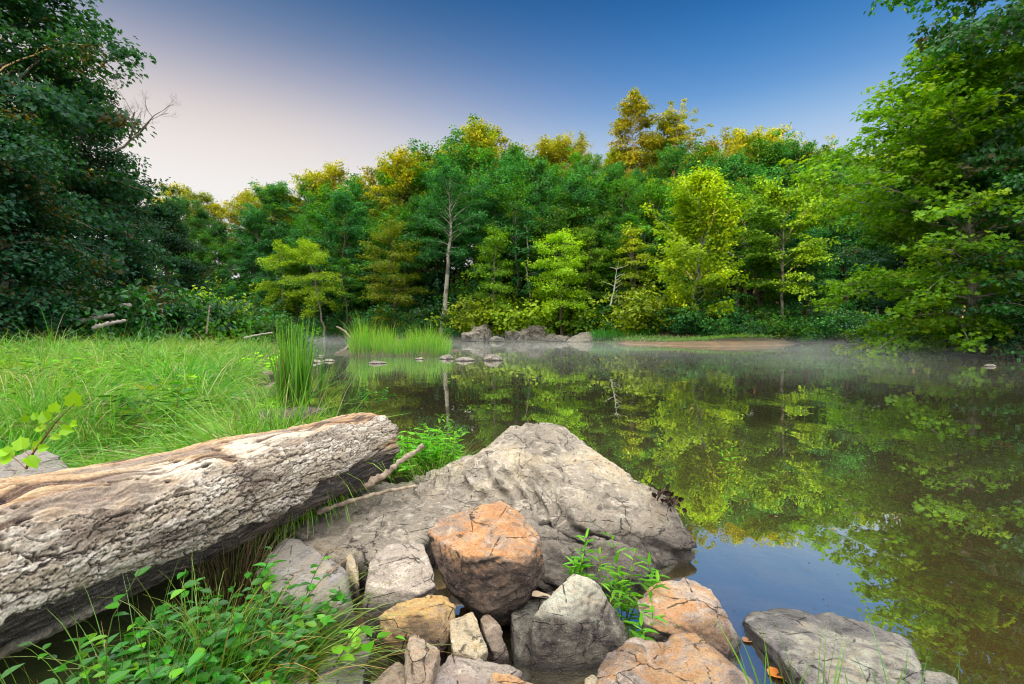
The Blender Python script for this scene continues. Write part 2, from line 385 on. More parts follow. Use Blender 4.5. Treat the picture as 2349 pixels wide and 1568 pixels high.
# unseen ridge added at left, crest shaped to shade all but chosen treetops
yy = np.arange(-140, 100, 4.0); uu = np.linspace(-1, 1, 21); RV = []
for j, y in enumerate(yy):
    top = np.interp(y, [-140, -100, -50, -43, -28, -20, 60, 84, 100], [30, 39, 39, 23, 23, 40, 41, 20, 5])
    for u in uu:
        RV.append((-122+u*26, y+4*math.sin(u*3), max(-0.5, top*(1-u*u)+2.2*mnoise.noise(Vector((u*3, y*0.12, 3)))*(1-abs(u)))))
RV = np.array(RV); ii = np.arange(len(RV)).reshape(len(yy), 21)
RV[:, 0] -= 0
rq = np.stack([ii[:-1, :-1], ii[:-1, 1:], ii[1:, 1:], ii[1:, :-1]], -1).reshape(-1, 4)
ridge = put('shade_ridge', make_mesh('shade_ridge', RV, rq, True), simple_mat('shade_ridge_green', (0.03, 0.05, 0.015), (0.015, 0.03, 0.01), 0.3)); tag(ridge, kind='structure')

# ---------------------------------------------------------------- river water
t = NT('river_water')
pos = t('ShaderNodeNewGeometry').outputs['Position']
ad = t('ShaderNodeVectorMath', operation='DISTANCE'); t.link(pos, ad.inputs[0]); ad.inputs[1].default_value = (0, 0, 0)
wv = t.mapping(pos, (1.0, 0.35, 1.0), rot=(0, 0, 0.25)); w1 = t.noise(wv, 2.0, 3, 0.5, 0.3); w2 = t.noise(t.mapping(pos, (1.0, 0.6, 1.0)), 9.0, 2, 0.5)
calm = t.rng(t.noise(pos, 0.35, 2), 0.42, 0.62, 0.25, 1.0)
h = t.math('MULTIPLY', t.math('ADD', w1, t.math('MULTIPLY', w2, 0.10)), calm)
bn = t('ShaderNodeBump'); bn.inputs['Distance'].default_value = 0.012; bn.inputs['Strength'].default_value = 0.34; t.link(h, bn.inputs['Height'])
fr = t('ShaderNodeFresnel'); fr.inputs['IOR'].default_value = 1.75; t.link(bn.outputs[0], fr.inputs['Normal'])
tr = t('ShaderNodeBsdfTransparent'); tr.inputs[0].default_value = (0.72, 0.66, 0.34, 1)
gl = t('ShaderNodeBsdfGlossy'); gl.inputs['Roughness'].default_value = 0.0; gl.inputs[0].default_value = (.90, .93, .90, 1); t.link(bn.outputs[0], gl.inputs['Normal'])
# silt and algae hung in the water, more with distance, also lightening the reflection
silt = t('ShaderNodeBsdfDiffuse'); silt.inputs[0].default_value = (0.25, 0.22, 0.12, 1)
tm = t('ShaderNodeMixShader'); t.link(t.rng(ad.outputs['Value'], 2.2, 9.0, 0.16, 0.62), tm.inputs[0]); t.link(tr.outputs[0], tm.inputs[1]); t.link(silt.outputs[0], tm.inputs[2]); tr = tm
mx = t('ShaderNodeMixShader'); fac = t.math('MULTIPLY_ADD', fr.outputs[0], 1.0, 0.48); fac = t.math('MINIMUM', fac, 0.93)
t.link(fac, mx.inputs[0]); t.link(tr.outputs[0], mx.inputs[1]); t.link(gl.outputs[0], mx.inputs[2])
water_m = t.out(mx.outputs[0])
WV = np.array([(-130, -20, 0), (130, -20, 0), (130, 120, 0), (-130, 120, 0)], float)
water = put('river', make_mesh('river', WV, np.array([[0, 1, 2, 3]])), water_m); tag(water, kind='structure')
# ---------------------------------------------------------------- plants: leaves, limbs, trees
def unit(v):
    return v/np.maximum(np.linalg.norm(v, axis=-1, keepdims=True), 1e-9)
def leaf_tpl(kind):
    """a folded leaf blade as (vertices, faces) lying along +y"""
    if kind == 'diamond':
        return np.array([(0, 0, 0), (-.42, .45, .10), (0, 1, -.05), (.42, .45, .10)], float), [(0, 2, 1), (0, 3, 2)]
    if kind == 'oak':
        h = [(.20, .22), (.42, .35), (.26, .52), (.40, .72), (.16, .86)]
    elif kind == 'lobed':
        h = [(.34, -.06), (.62, .22), (.34, .38), (.52, .74), (.17, .68)]
    elif kind == 'lance':
        h = [(.10, .22), (.12, .45), (.08, .75)]
    elif kind == 'broad':
        h = [(.26, -.04), (.52, .20), (.40, .36), (.47, .62), (.20, .76)]
    elif kind == 'oval':
        h = [(.20, .10), (.32, .35), (.27, .62), (.10, .87)]
    k = len(h)
    z = lambda x, y: 0.28*x-0.22*y*y
    V = [(0, 0, 0), (0, 1, -.22)]+[(-x, y, z(x, y)) for x, y in h]+[(x, y, z(x, y)) for x, y in h]
    return np.array(V, float), [tuple([0]+[1]+[2+k-1-i for i in range(k)]), tuple([1, 0]+[2+k+i for i in range(k)])]
def leaves(pos, fwd, nrm, size, kind='diamond', rng=None, wid=1.0):
    """one leaf per position: fwd along the blade, nrm its upper side"""
    tv, tf = leaf_tpl(kind); tv = tv*np.array([wid, 1, 1])
    f = unit(fwd); r = unit(np.cross(f, nrm)); n = np.cross(r, f)
    N = len(pos); s = np.asarray(size).reshape(-1, 1, 1)*np.ones((N, 1, 1))
    V = pos[:, None, :]+s*(tv[None, :, 0:1]*r[:, None, :]+tv[None, :, 1:2]*f[:, None, :]+tv[None, :, 2:3]*n[:, None, :])
    off = (np.arange(N)*len(tv))[:, None]
    Fs = [np.array(t_)[None, :]+off for t_ in tf]
    return V.reshape(-1, 3), Fs, len(tv)
def tube(path, rad, sides=6):
    path = np.asarray(path, float); n = len(path)
    tan = unit(np.gradient(path, axis=0)); ref = np.array([0.31, 0.95, 0.05]) if abs(tan[0][2]) > .5 else np.array([0, 0, 1.0])
    a = unit(np.cross(tan, ref)); b = np.cross(tan, a)
    th = np.linspace(0, 2*np.pi, sides, endpoint=False)
    V = path[:, None, :]+np.asarray(rad)[:, None, None]*(np.cos(th)[None, :, None]*a[:, None, :]+np.sin(th)[None, :, None]*b[:, None, :])
    i = np.arange(n*sides).reshape(n, sides); j = np.roll(i, -1, 1)
    Fq = np.stack([i[:-1], j[:-1], j[1:], i[1:]], -1).reshape(-1, 4)
    return V.reshape(-1, 3), Fq
class Geo:
    def __init__(s): s.v = []; s.f = {}; s.n = 0; s.a = {}
    def add(s, V, Fs, **attrs):
        if not isinstance(Fs, list): Fs = [Fs]
        for f in Fs:
            f = np.asarray(f)
            if len(f): s.f.setdefault(f.shape[1], []).append(f+s.n)
        s.v.append(V); s.n += len(V)
        for k, v in attrs.items(): s.a.setdefault(k, []).append(np.broadcast_to(np.asarray(v, float), (len(V),)) if np.ndim(v) == 0 else v)
    def mesh(s, name, smooth=False):
        return make_mesh(name, np.concatenate(s.v), [np.concatenate(f) for f in s.f.values()], smooth, {k: np.concatenate(v) for k, v in s.a.items()})
def curve(p0, d0, length, n, rs, droop=0.0, wob=0.12, up=0.0):
    p = [np.array(p0, float)]; d = np.array(d0, float); st = length/n
    for k in range(n):
        d = d+rs.normal(0, wob, 3)+np.array([0, 0, up-droop*(k+1)/n]); d = d/np.linalg.norm(d); p.append(p[-1]+d*st)
    return np.array(p)
def profile(u, shape):
    if shape == 'round': return (np.sin(np.pi*min(1, max(0, 0.12+0.83*u)))**0.7)
    if shape == 'column': return 0.55+0.45*math.sin(np.pi*min(1, u*0.9+0.1))
    if shape == 'cone': return max(0.12, 1.0-0.85*u)
    if shape == 'vase': return 0.35+0.75*math.sin(np.pi*(0.15+0.62*u))
    if shape == 'skirt': return max(0.2, (1-u)**0.6)*(1.0 if u > .06 else .8)
    return 1.0
def tree_parts(name, seed, h=16, cr=4.5, base=0.3, shape='round', n1=26, n2=5, leaf='diamond', lsize=0.2, per=26, spray=0.75, lean=(0, 0), droop=0.25, trunk_r=0.2, flat=0.35, bare_twig=False, gap=0.0, up=0.0, shift=None, bias=None, fork=False, els=(4, 28, 68)):
    rs = np.random.RandomState(seed); wood = Geo(); S = []; D = []
    L = 14; u = np.linspace(0, 1, L)
    wob = np.cumsum(rs.normal(0, 0.012*h, (L, 2)), 0); wob[0] = 0
    path = np.stack([lean[0]*u**1.4*h+wob[:, 0]*0.7, lean[1]*u**1.4*h+wob[:, 1]*0.7, u*h*0.94], 1)
    rad = trunk_r*(1-u)**0.8+0.02; rad[0] *= 1.35
    path[0, 2] = -0.4
    wood.add(*tube(path, rad, 8))
    def at(t): 
        k = t*(L-1); i = min(L-2, int(k)); return path[i]*(1-(k-i))+path[i+1]*(k-i)
    ga = rs.uniform(0, 6.28)
    for i in range(n1):
        t = base+(0.99-base)*((i+rs.uniform(0, .9))/n1); uc = (t-base)/(1-base)
        az = ga+i*2.39996+rs.normal(0, .3)
        ln = cr*profile(uc, shape)*rs.uniform(0.72, 1.12)
        if bias is not None: ln *= 1+bias[2]*math.cos(az-math.atan2(bias[1], bias[0]))
        el = math.radians(np.interp(uc, [0, .5, 1], els)+rs.normal(0, 9))
        d = np.array([math.cos(az)*math.cos(el), math.sin(az)*math.cos(el), math.sin(el)])
        p0 = at(t); lp = curve(p0, d, ln, 7, rs, droop*(1-uc*.8), .10, up)
        r0 = max(0.018, trunk_r*0.42*(1-t*.75)*(ln/cr)**.5)
        wood.add(*tube(lp, np.linspace(r0, 0.012, 8), 5))
        for j in range(n2+1):
            s = 0.30+0.70*(j+rs.uniform(0, .8))/(n2+1) if j < n2 else 1.0
            k = min(6.999, s*7); q = lp[int(k)]*(1-k % 1)+lp[min(7, int(k)+1)]*(k % 1)
            dd = lp[min(7, int(k)+1)]-lp[int(k)]; dd = dd/np.linalg.norm(dd)
            sd = np.cross(dd, [0, 0, 1.0])*(1 if j % 2 else -1); sl = ln*rs.uniform(.16, .36)*(1.15-s*.5)
            dn = dd*.7+sd*(.9 if j < n2 else 0)+np.array([0, 0, rs.uniform(-.1, .35)]); dn /= np.linalg.norm(dn)
            tp = curve(q, dn, sl+.2, 3, rs, droop*.8, .15)
            wood.add(*tube(tp, np.linspace(max(.008, r0*.35), .006, 4), 3))
            if rs.rand() < gap: continue
            for w in (1, 2, 3):
                if w == 1 and sl < .6: continue
                S.append(tp[w]+rs.normal(0, .06, 3)); D.append(tp[w]-tp[w-1])
    S = np.array(S); D = unit(np.array(D)); M = len(S)
    if shift is not None: pass
    cl = rs.rand(M)
    # each spray: a flattened, slightly drooping plate of leaves round a twig
    N = M*per; c = np.repeat(S, per, 0); d = np.repeat(D, per, 0)
    sz = np.repeat(spray*rs.uniform(.6, 1.2, M), per)
    ang = rs.uniform(0, 6.283, N); rr = np.sqrt(rs.rand(N))*sz; z = rs.normal(0, 1, N)*sz*flat*.5
    off = np.stack([np.cos(ang)*rr, np.sin(ang)*rr, z-0.25*rr*rr/np.maximum(sz, .1)], 1)
    off += d*(rs.rand(N)*sz*.5)[:, None]
    pos = c+off
    fw = unit(np.stack([np.cos(ang), np.sin(ang), -0.35+rs.normal(0, .35, N)], 1)+rs.normal(0, .45, (N, 3)))
    out_ = unit(pos-np.array([path[7][0], path[7][1], h*.55]))
    nr = unit(np.array([0, 0, 1.0])+out_*.75+rs.normal(0, .42, (N, 3)))
    V, Fs, k = leaves(pos, fw, nr, lsize*rs.uniform(.65, 1.25, N), leaf)
    lv = Geo(); lv.add(V, Fs, rnd=np.repeat(rs.rand(N), k), clump=np.repeat(np.repeat(cl, per), k))
    return wood.mesh(name+'_wood', True), lv.mesh(name+'_leaves')
def tree(name, parts, lm, wm, loc, rz, sc, label, cat='tree', group=None, wood='trunk', crown='crown'):
    e = empty(name, loc, rz, sc); tag(e, label, cat, group)
    put(wood, parts[0], wm, e); put(crown, parts[1], lm, e)
    return e
def bush_parts(name, seed, r=1.4, h=1.6, n=90, per=22, leaf='diamond', lsize=0.12, spray=.3, stems=9):
    rs = np.random.RandomState(seed); wood = Geo(); S = []
    for i in range(stems):
        az = rs.uniform(0, 6.28); ln = h*rs.uniform(.75, 1.15); d = np.array([math.cos(az)*r/h*.8*rs.rand(), math.sin(az)*r/h*.8*rs.rand(), 1.0])
        lp = curve((rs.normal(0, .1*r), rs.normal(0, .1*r), -.1), unit(d), ln, 8, rs, .05, .16)
        wood.add(*tube(lp, np.linspace(.03, .008, 9), 4))
        for j in range(n//stems):
            k = rs.uniform(1.2, 8); q = lp[int(k)-0 if k < 8 else 7]
            S.append(q+np.array([rs.normal(0, .33*r), rs.normal(0, .33*r), rs.normal(0, .12*h)]))
    S = np.array(S); S[:, 2] = np.maximum(S[:, 2], .05); M = len(S); N = M*per; cl = rs.rand(M)
    c = np.repeat(S, per, 0); ang = rs.uniform(0, 6.283, N); rr = np.sqrt(rs.rand(N))*spray
    pos = c+np.stack([np.cos(ang)*rr, np.sin(ang)*rr, rs.normal(0, .3, N)*spray-0.3*rr*rr/spray], 1)
    fw = unit(np.stack([np.cos(ang), np.sin(ang), rs.normal(-.2, .4, N)], 1)+rs.normal(0, .5, (N, 3)))
    nr = unit(np.array([0, 0, 1.0])+unit(pos-np.array([0, 0, h*.3]))*.8+rs.normal(0, .4, (N, 3)))
    V, Fs, k = leaves(pos, fw, nr, lsize*rs.uniform(.6, 1.3, N), leaf)
    lv = Geo(); lv.add(V, Fs, rnd=np.repeat(rs.rand(N), k), clump=np.repeat(np.repeat(cl, per), k))
    return wood.mesh(name+'_stems', True), lv.mesh(name+'_leaves')
def blades(base, dirs, length, width, droop, rs, seg=5):
    """arching grass blades as tapering ribbons; base (n,3), dirs (n,3) start direction"""
    N = len(base); L = np.broadcast_to(length, (N,)); Wd = np.broadcast_to(width, (N,)); dr = np.broadcast_to(droop, (N,))
    d = unit(dirs); p = base.copy(); side = unit(np.cross(d, np.array([0, 0, 1.0])+rs.normal(0, .4, (N, 3))))
    side = unit(side+rs.normal(0, .5, (N, 3))); V = []
    for k in range(seg+1):
        w = Wd*(1-(k/seg)**1.6)*(.75 if k == 0 else 1)+.0004
        V.append(p-side*w[:, None]*.5); V.append(p+side*w[:, None]*.5)
        d = unit(d+np.array([0, 0, -1.0])*(dr*(k+1)/seg)[:, None]); p = p+d*(L/seg)[:, None]
    V = np.stack(V, 1); K = 2*(seg+1)
    q = np.array([(2*k, 2*k+1, 2*k+3, 2*k+2) for k in range(seg)])
    Fq = (q[None]+(np.arange(N)*K)[:, None, None]).reshape(-1, 4)
    hgt = np.tile(np.repeat(np.linspace(0, 1, seg+1), 2), N)
    return V.reshape(-1, 3), Fq, K, hgt
def blade_mat(name, root, mid, tip, dry=(0.30, 0.22, 0.08), dryamt=0.08, trans=0.35, gloss=0.05):
    t = NT(name); r = t('ShaderNodeAttribute', attribute_name='rnd').outputs['Fac']; c = t('ShaderNodeAttribute', attribute_name='clump').outputs['Fac']; h = t('ShaderNodeAttribute', attribute_name='hgt').outputs['Fac']
    ramp = t('ShaderNodeValToRGB'); e = ramp.color_ramp.elements; e[0].color = (*root, 1); e[1].color = (*tip, 1); e[1].position = 1.0; k = e.new(.4); k.color = (*mid, 1)
    t.link(h, ramp.inputs[0]); col = ramp.outputs[0]
    hs = t('ShaderNodeHueSaturation'); t.link(col, hs.inputs['Color']); t.link(t.rng(c, 0, 1, .462, .528, False), hs.inputs['Hue']); t.link(t.rng(r, 0, 1, .65, 1.35, False), hs.inputs['Value'])
    col = t.mix(t.math('GREATER_THAN', r, 1-dryamt), hs.outputs[0], dry)
    d = t('ShaderNodeBsdfDiffuse'); tr = t('ShaderNodeBsdfTranslucent'); t.link(col, d.inputs[0]); t.link(col, tr.inputs[0])
    m = t('ShaderNodeMixShader'); m.inputs[0].default_value = trans; t.link(d.outputs[0], m.inputs[1]); t.link(tr.outputs[0], m.inputs[2])
    g = t('ShaderNodeBsdfGlossy'); g.inputs['Roughness'].default_value = .35
    m2 = t('ShaderNodeMixShader'); m2.inputs[0].default_value = gloss; t.link(m.outputs[0], m2.inputs[1]); t.link(g.outputs[0], m2.inputs[2])
    return t.out(m2.outputs[0])
def tuft_mesh(name, seed, n, rad, length, width, spread, droop, seg=6, az=None, azs=9, lean=(0, 0)):
    rs = np.random.RandomState(seed)
    a = rs.uniform(0, 6.283, n) if az is None else rs.normal(az, azs, n)
    r = rs.rand(n)**.6*rad; b = np.stack([np.cos(a)*r, np.sin(a)*r, np.full(n, -.02)], 1)
    sp = spread*rs.rand(n)**.7
    d = np.stack([np.cos(a)*sp+lean[0], np.sin(a)*sp+lean[1], np.ones(n)], 1)+rs.normal(0, .08, (n, 3))
    V, Fq, K, hg = blades(b, d, length*rs.uniform(.5, 1.1, n), width*rs.uniform(.7, 1.2, n), droop*rs.uniform(.3, 1.4, n), rs, seg)
    g = Geo(); g.add(V, Fq, rnd=np.repeat(rs.rand(n), K), clump=np.repeat(np.full(n, rs.rand()), K), hgt=hg)
    return g.mesh(name)
# ---------------------------------------------------------------- rocks
def hull_into(bm, pts, cuts=0, seed=0):
    b2 = bmesh.new()
    vs = [b2.verts.new(p) for p in pts]
    r = bmesh.ops.convex_hull(b2, input=vs)
    junk = [v for v in b2.verts if not v.link_faces]
    bmesh.ops.delete(b2, geom=junk, context='VERTS')
    # knock flat fracture faces off the corners
    rs = np.random.RandomState(seed); arr = np.array(pts); c = arr.mean(0)
    for k in range(cuts):
        n = rs.normal(0, 1, 3); n[2] = abs(n[2])*.8; n /= np.linalg.norm(n); sup = ((arr-c)@n).max(); dd = sup*rs.uniform(.86, .98)
        r = bmesh.ops.bisect_plane(b2, geom=b2.verts[:]+b2.edges[:]+b2.faces[:], plane_co=Vector(c+n*dd), plane_no=Vector(n), clear_outer=True)
        bmesh.ops.holes_fill(b2, edges=[e for e in b2.edges if e.is_boundary], sides=0)
    bmesh.ops.recalc_face_normals(b2, faces=b2.faces)
    me = bpy.data.meshes.new('tmp'); b2.to_mesh(me); b2.free(); bm.from_mesh(me); bpy.data.meshes.remove(me)
def prune(pts, keep):
    """drop the corners that matter least until the block has only a few, so its faces are broad and flat"""
    pts = [tuple(p) for p in pts]
    def vol(ps):
        b = bmesh.new(); vs = [b.verts.new(p) for p in ps]; bmesh.ops.convex_hull(b, input=vs)
        v = abs(b.calc_volume(signed=True)); b.free(); return v
    while len(pts) > keep:
        vs = [vol(pts[:i]+pts[i+1:]) for i in range(len(pts))]; i = int(np.argmax(vs)); pts.pop(i)
    return np.array(pts)
def stone(name, lumps, mat, label, cat='rock', group=None, vox=0.010, smooth=3, big=0.02, fine=0.006, ledge=0.008, seed=1, base_z=-0.15, shrink=0.8, scale=1.0, ldir=(0.3, 0.2, 1.0), own_name='rock', cuts=1, keep=10):
    """lumps: lists of (px, py, depth) corner points of convex blocks; each block is run down to base_z, narrowing, and all are fused and weathered"""
    if vox < .012: big *= .5; fine *= .75; ledge *= 1.3
    bm = bmesh.new()
    for L in lumps:
        pts = np.array([P(*p) for p in L]); c = pts.mean(0)
        low = pts.copy(); low[:, 2] = base_z; low[:, :2] = c[:2]+(low[:, :2]-c[:2])*shrink
        if keep:
            pts = prune(pts, keep); c = pts.mean(0); low = pts.copy(); low[:, 2] = base_z; low[:, :2] = c[:2]+(low[:, :2]-c[:2])*shrink; low = prune(np.concatenate([low, low[:1]+[[0, 0, .001]]]), 6) if len(low) > 6 else low
        hull_into(bm, [tuple(p) for p in np.concatenate([pts, low])], cuts, seed)
    me = bpy.data.meshes.new('tmp'); bm.to_mesh(me); bm.free()
    tmp = bpy.data.objects.new('tmp', me); COL.objects.link(tmp)
    md = tmp.modifiers.new('r', 'REMESH'); md.mode = 'VOXEL'; md.voxel_size = vox; md.use_smooth_shade = True
    dg = bpy.context.evaluated_depsgraph_get(); dg.update()
    ev = tmp.evaluated_get(dg).to_mesh()
    n = len(ev.vertices); V = np.empty(n*3, np.float32); ev.vertices.foreach_get('co', V); V = V.reshape(-1, 3).astype(float)
    nl = len(ev.loops); lp = np.empty(nl, np.int32); ev.loops.foreach_get('vertex_index', lp)
    tot = np.empty(len(ev.polygons), np.int32); ev.polygons.foreach_get('loop_total', tot)
    ed = np.empty(len(ev.edges)*2, np.int32); ev.edges.foreach_get('vertices', ed); ed = ed.reshape(-1, 2)
    tmp.evaluated_get(dg).to_mesh_clear(); bpy.data.objects.remove(tmp); bpy.data.meshes.remove(me)
    st = np.concatenate([[0], np.cumsum(tot)[:-1]])
    Q = [lp[st[tot == k][:, None]+np.arange(k)[None]] for k in (3, 4) if (tot == k).any()]
    deg = np.bincount(ed.ravel(), minlength=n)[:, None]
    def lap(A):
        o = np.stack([np.bincount(ed[:, 0], A[ed[:, 1], k], n)+np.bincount(ed[:, 1], A[ed[:, 0], k], n) for k in range(A.shape[1])], 1)
        return o/np.maximum(deg, 1)
    def normals(V):
        N = np.zeros_like(V)
        for q in Q:
            a = np.cross(V[q[:, 2]]-V[q[:, 0]], V[q[:, -1]]-V[q[:, 1]]) if q.shape[1] == 4 else np.cross(V[q[:, 1]]-V[q[:, 0]], V[q[:, 2]]-V[q[:, 0]])
            for k in range(q.shape[1]):
                for c in range(3): N[:, c] += np.bincount(q[:, k], a[:, c], n)
        return unit(N)
    for _ in range(1 if smooth < 5 else 3): V = V*.5+lap(V)*.5
    Nn = normals(V)
    if (Nn*(V-V.mean(0))).sum() < 0: Nn = -Nn
    for _ in range(2): Nn = unit(lap(Nn))
    q = V/scale
    w = q+0.06*np.stack([pn(q*4, seed+1), pn(q*4, seed+2), pn(q*4, seed+3)], 1)
    low = fbm(w*2.6, 3, seed)
    ld = np.array(ldir)/np.linalg.norm(ldir)
    s = (q@ld)*16+1.6*pn(w*3, seed+7); fr = s-np.floor(s); terr = np.floor(s)+sstep(.72, 1.0, fr)-s     # broken bedding ledges
    mask = sstep(-.1, .35, pn(w*2.2, seed+31))
    # chipped facets: flat cells cut at random depths
    f1, f2, cid = worley(np.stack([w[:, 0]*5+w[:, 2]*3.1, w[:, 1]*5-w[:, 2]*4.3], 1), seed)
    chip = (cid-.5)*sstep(0, .25, f2-f1)
    cracks = -sstep(.10, 0, np.abs(pn(w*3.3, seed+55)))*sstep(.05, .3, pn(w*1.7, seed+66))
    rid = .5*fbm(w*20, 4, seed+11, .55, ridged=True)+.35*fbm(w*8, 2, seed+12)
    grain = fbm(q*38, 3, seed+23, .6)
    V = V+Nn*(big*low+ledge*terr*mask+chip*fine*2.2+fine*.75*rid+fine*.40*grain+cracks*fine*1.7)[:, None]*1.0
    m2 = make_mesh(name, V, Q, True)
    o = put(own_name, m2, mat)
    # put the origin at the stone's foot
    c = V.mean(0); c[2] = base_z; co = (V-c).astype(np.float32); m2.vertices.foreach_set('co', co.ravel()); o.location = c; m2.update()
    tag(o, label, cat, group); return o

GR = 'loose rocks piled at the water edge'
tan_, grey, pink, orange = (0.47, 0.40, 0.30), (0.30, 0.28, 0.26), (0.48, 0.37, 0.30), (0.58, 0.27, 0.11)
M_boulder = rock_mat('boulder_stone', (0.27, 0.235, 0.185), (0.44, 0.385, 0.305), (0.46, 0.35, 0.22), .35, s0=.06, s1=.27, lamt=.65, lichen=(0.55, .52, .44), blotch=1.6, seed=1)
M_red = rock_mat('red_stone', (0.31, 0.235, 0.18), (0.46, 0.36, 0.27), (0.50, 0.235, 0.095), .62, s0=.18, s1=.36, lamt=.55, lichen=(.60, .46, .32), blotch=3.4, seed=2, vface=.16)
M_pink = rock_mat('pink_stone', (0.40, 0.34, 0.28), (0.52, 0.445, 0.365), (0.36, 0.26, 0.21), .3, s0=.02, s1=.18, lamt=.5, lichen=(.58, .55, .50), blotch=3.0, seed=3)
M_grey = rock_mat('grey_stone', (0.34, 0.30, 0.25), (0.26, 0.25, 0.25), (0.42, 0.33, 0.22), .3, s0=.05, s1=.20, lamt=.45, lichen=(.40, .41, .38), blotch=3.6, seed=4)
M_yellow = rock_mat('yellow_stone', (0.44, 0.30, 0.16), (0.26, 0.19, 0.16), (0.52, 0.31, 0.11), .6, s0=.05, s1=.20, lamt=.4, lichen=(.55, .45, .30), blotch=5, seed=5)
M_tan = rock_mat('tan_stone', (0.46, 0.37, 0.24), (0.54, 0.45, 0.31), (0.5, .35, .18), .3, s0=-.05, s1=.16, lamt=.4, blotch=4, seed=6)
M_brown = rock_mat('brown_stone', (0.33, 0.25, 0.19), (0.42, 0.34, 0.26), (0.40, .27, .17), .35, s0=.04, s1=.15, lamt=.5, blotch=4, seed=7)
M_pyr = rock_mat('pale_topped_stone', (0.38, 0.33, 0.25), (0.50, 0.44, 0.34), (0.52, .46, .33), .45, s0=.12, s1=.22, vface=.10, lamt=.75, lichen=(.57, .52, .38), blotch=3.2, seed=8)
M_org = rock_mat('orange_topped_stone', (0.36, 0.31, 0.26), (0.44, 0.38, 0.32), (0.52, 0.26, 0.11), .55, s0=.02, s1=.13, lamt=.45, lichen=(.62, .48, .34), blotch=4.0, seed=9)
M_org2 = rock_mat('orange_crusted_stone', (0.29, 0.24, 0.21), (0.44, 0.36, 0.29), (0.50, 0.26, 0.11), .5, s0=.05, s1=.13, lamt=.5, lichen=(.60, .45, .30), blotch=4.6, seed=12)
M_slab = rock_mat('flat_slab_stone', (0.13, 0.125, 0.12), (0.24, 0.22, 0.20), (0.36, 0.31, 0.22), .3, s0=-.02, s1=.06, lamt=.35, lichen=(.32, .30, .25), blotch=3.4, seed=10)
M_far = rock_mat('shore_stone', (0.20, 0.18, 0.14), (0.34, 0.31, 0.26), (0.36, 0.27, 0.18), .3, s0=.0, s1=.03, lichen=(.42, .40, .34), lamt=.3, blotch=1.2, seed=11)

stone('boulder', [
  [(1232, 966, 3.9), (1185, 970, 3.75), (1140, 990, 3.7), (1062, 1062, 3.45), (1036, 1100, 3.2), (1290, 980, 3.9), (1350, 1022, 3.8), (1388, 1074, 3.55), (1205, 1050, 3.25), (1310, 1110, 3.1), (1110, 1120, 3.0)],
  [(1215, 985, 3.80), (1290, 990, 3.85), (1352, 1030, 3.75), (1442, 1104, 3.38), (1502, 1122, 3.28), (1310, 1130, 3.0), (1200, 1110, 3.05), (1440, 1200, 2.75), (1210, 1190, 2.78), (1060, 1110, 3.2)],
  [(1062, 1066, 3.4), (1000, 1098, 3.4), (900, 1104, 3.4), (1190, 1010, 3.7), (1200, 1190, 2.75), (1000, 1180, 2.85)],
  [(1310, 1085, 3.3), (1432, 1098, 3.4), (1505, 1114, 3.3), (1542, 1168, 3.1), (1578, 1205, 2.9), (1597, 1243, 2.75), (1440, 1215, 2.7), (1250, 1200, 2.75), (1190, 1110, 3.0), (1490, 1290, 2.62), (1380, 1085, 3.5)],
  [(860, 1106, 3.5), (1000, 1096, 3.4), (1090, 1112, 3.2), (1110, 1200, 2.7), (950, 1226, 2.55), (760, 1248, 2.5), (640, 1216, 2.75), (700, 1172, 3.0), (1230, 1190, 2.8)],
  [(1200, 1190, 2.75), (1440, 1245, 2.6), (1508, 1304, 2.45), (1470, 1322, 2.40), (1290, 1350, 2.3), (1215, 1320, 2.35), (1100, 1230, 2.6)],
  [(640, 1225, 2.6), (760, 1260, 2.42), (950, 1260, 2.42), (900, 1290, 2.35), (700, 1290, 2.35), (1000, 1220, 2.6)]],
  M_boulder, 'largest boulder, pale grey with a rounded peak, running from the log into the water', 'boulder', None, .011, 3, .038, .016, .046, 41, -.25, 1.02, 1.3, (0.5, -.2, 1), own_name='boulder', cuts=3, keep=0)
def px2(L):  # corner list read off the middle crop
    return [(547.4+a*.4181, 912.3+b*.4181, d) for a, b, d in L]
def px3(L):
    return [(1216.4+a*.4821, 1033.9+b*.4821, d) for a, b, d in L]
stone('red_rock', [px2([(1036, 742, 2.28), (1085, 665, 2.42), (1200, 622, 2.47), (1440, 560, 2.52), (1535, 608, 2.47), (1662, 752, 2.22), (1590, 862, 1.99), (1250, 868, 1.99), (1112, 968, 2.06), (1335, 1185, 1.96), (1600, 1075, 2.0), (1690, 960, 2.12), (1140, 1040, 2.06)])],
  M_red, 'large angular block with a rusty orange-red top, leaning on the big boulder', 'rock', GR, .006, 2, .008, .009, .014, 52, .03, .55, .9, (-.35, -.3, 1), cuts=0, keep=11)
stone('pink_rock', [px2([(715, 895, 2.12), (785, 788, 2.22), (1020, 790, 2.25), (1050, 890, 2.12), (1100, 1020, 2.05), (1000, 1065, 2.0), (860, 1080, 2.0), (690, 1070, 2.0), (680, 1150, 2.0), (740, 1200, 1.98), (900, 1160, 1.98)])],
  M_pink, 'pinkish grey block with a smooth sloping face, just left of the orange-red block', 'rock', GR, .008, 3, .013, .007, .008, 63, -.05, .85, .9, (.3, -.8, .5))
stone('grey_rock', [px2([(165, 860, 2.35), (255, 768, 2.5), (345, 775, 2.5), (470, 850, 2.38), (600, 950, 2.22), (645, 1050, 2.12), (645, 1150, 2.05), (90, 960, 2.25), (140, 1060, 2.05), (380, 1000, 2.07), (560, 1170, 1.92), (400, 1230, 1.88), (640, 1230, 1.98)])],
  M_grey, 'rounded grey rock with a long sloping back, nearest the log in the pile', 'rock', GR, .008, 7, .016, .006, .006, 74, -.05, .95, 1.0)
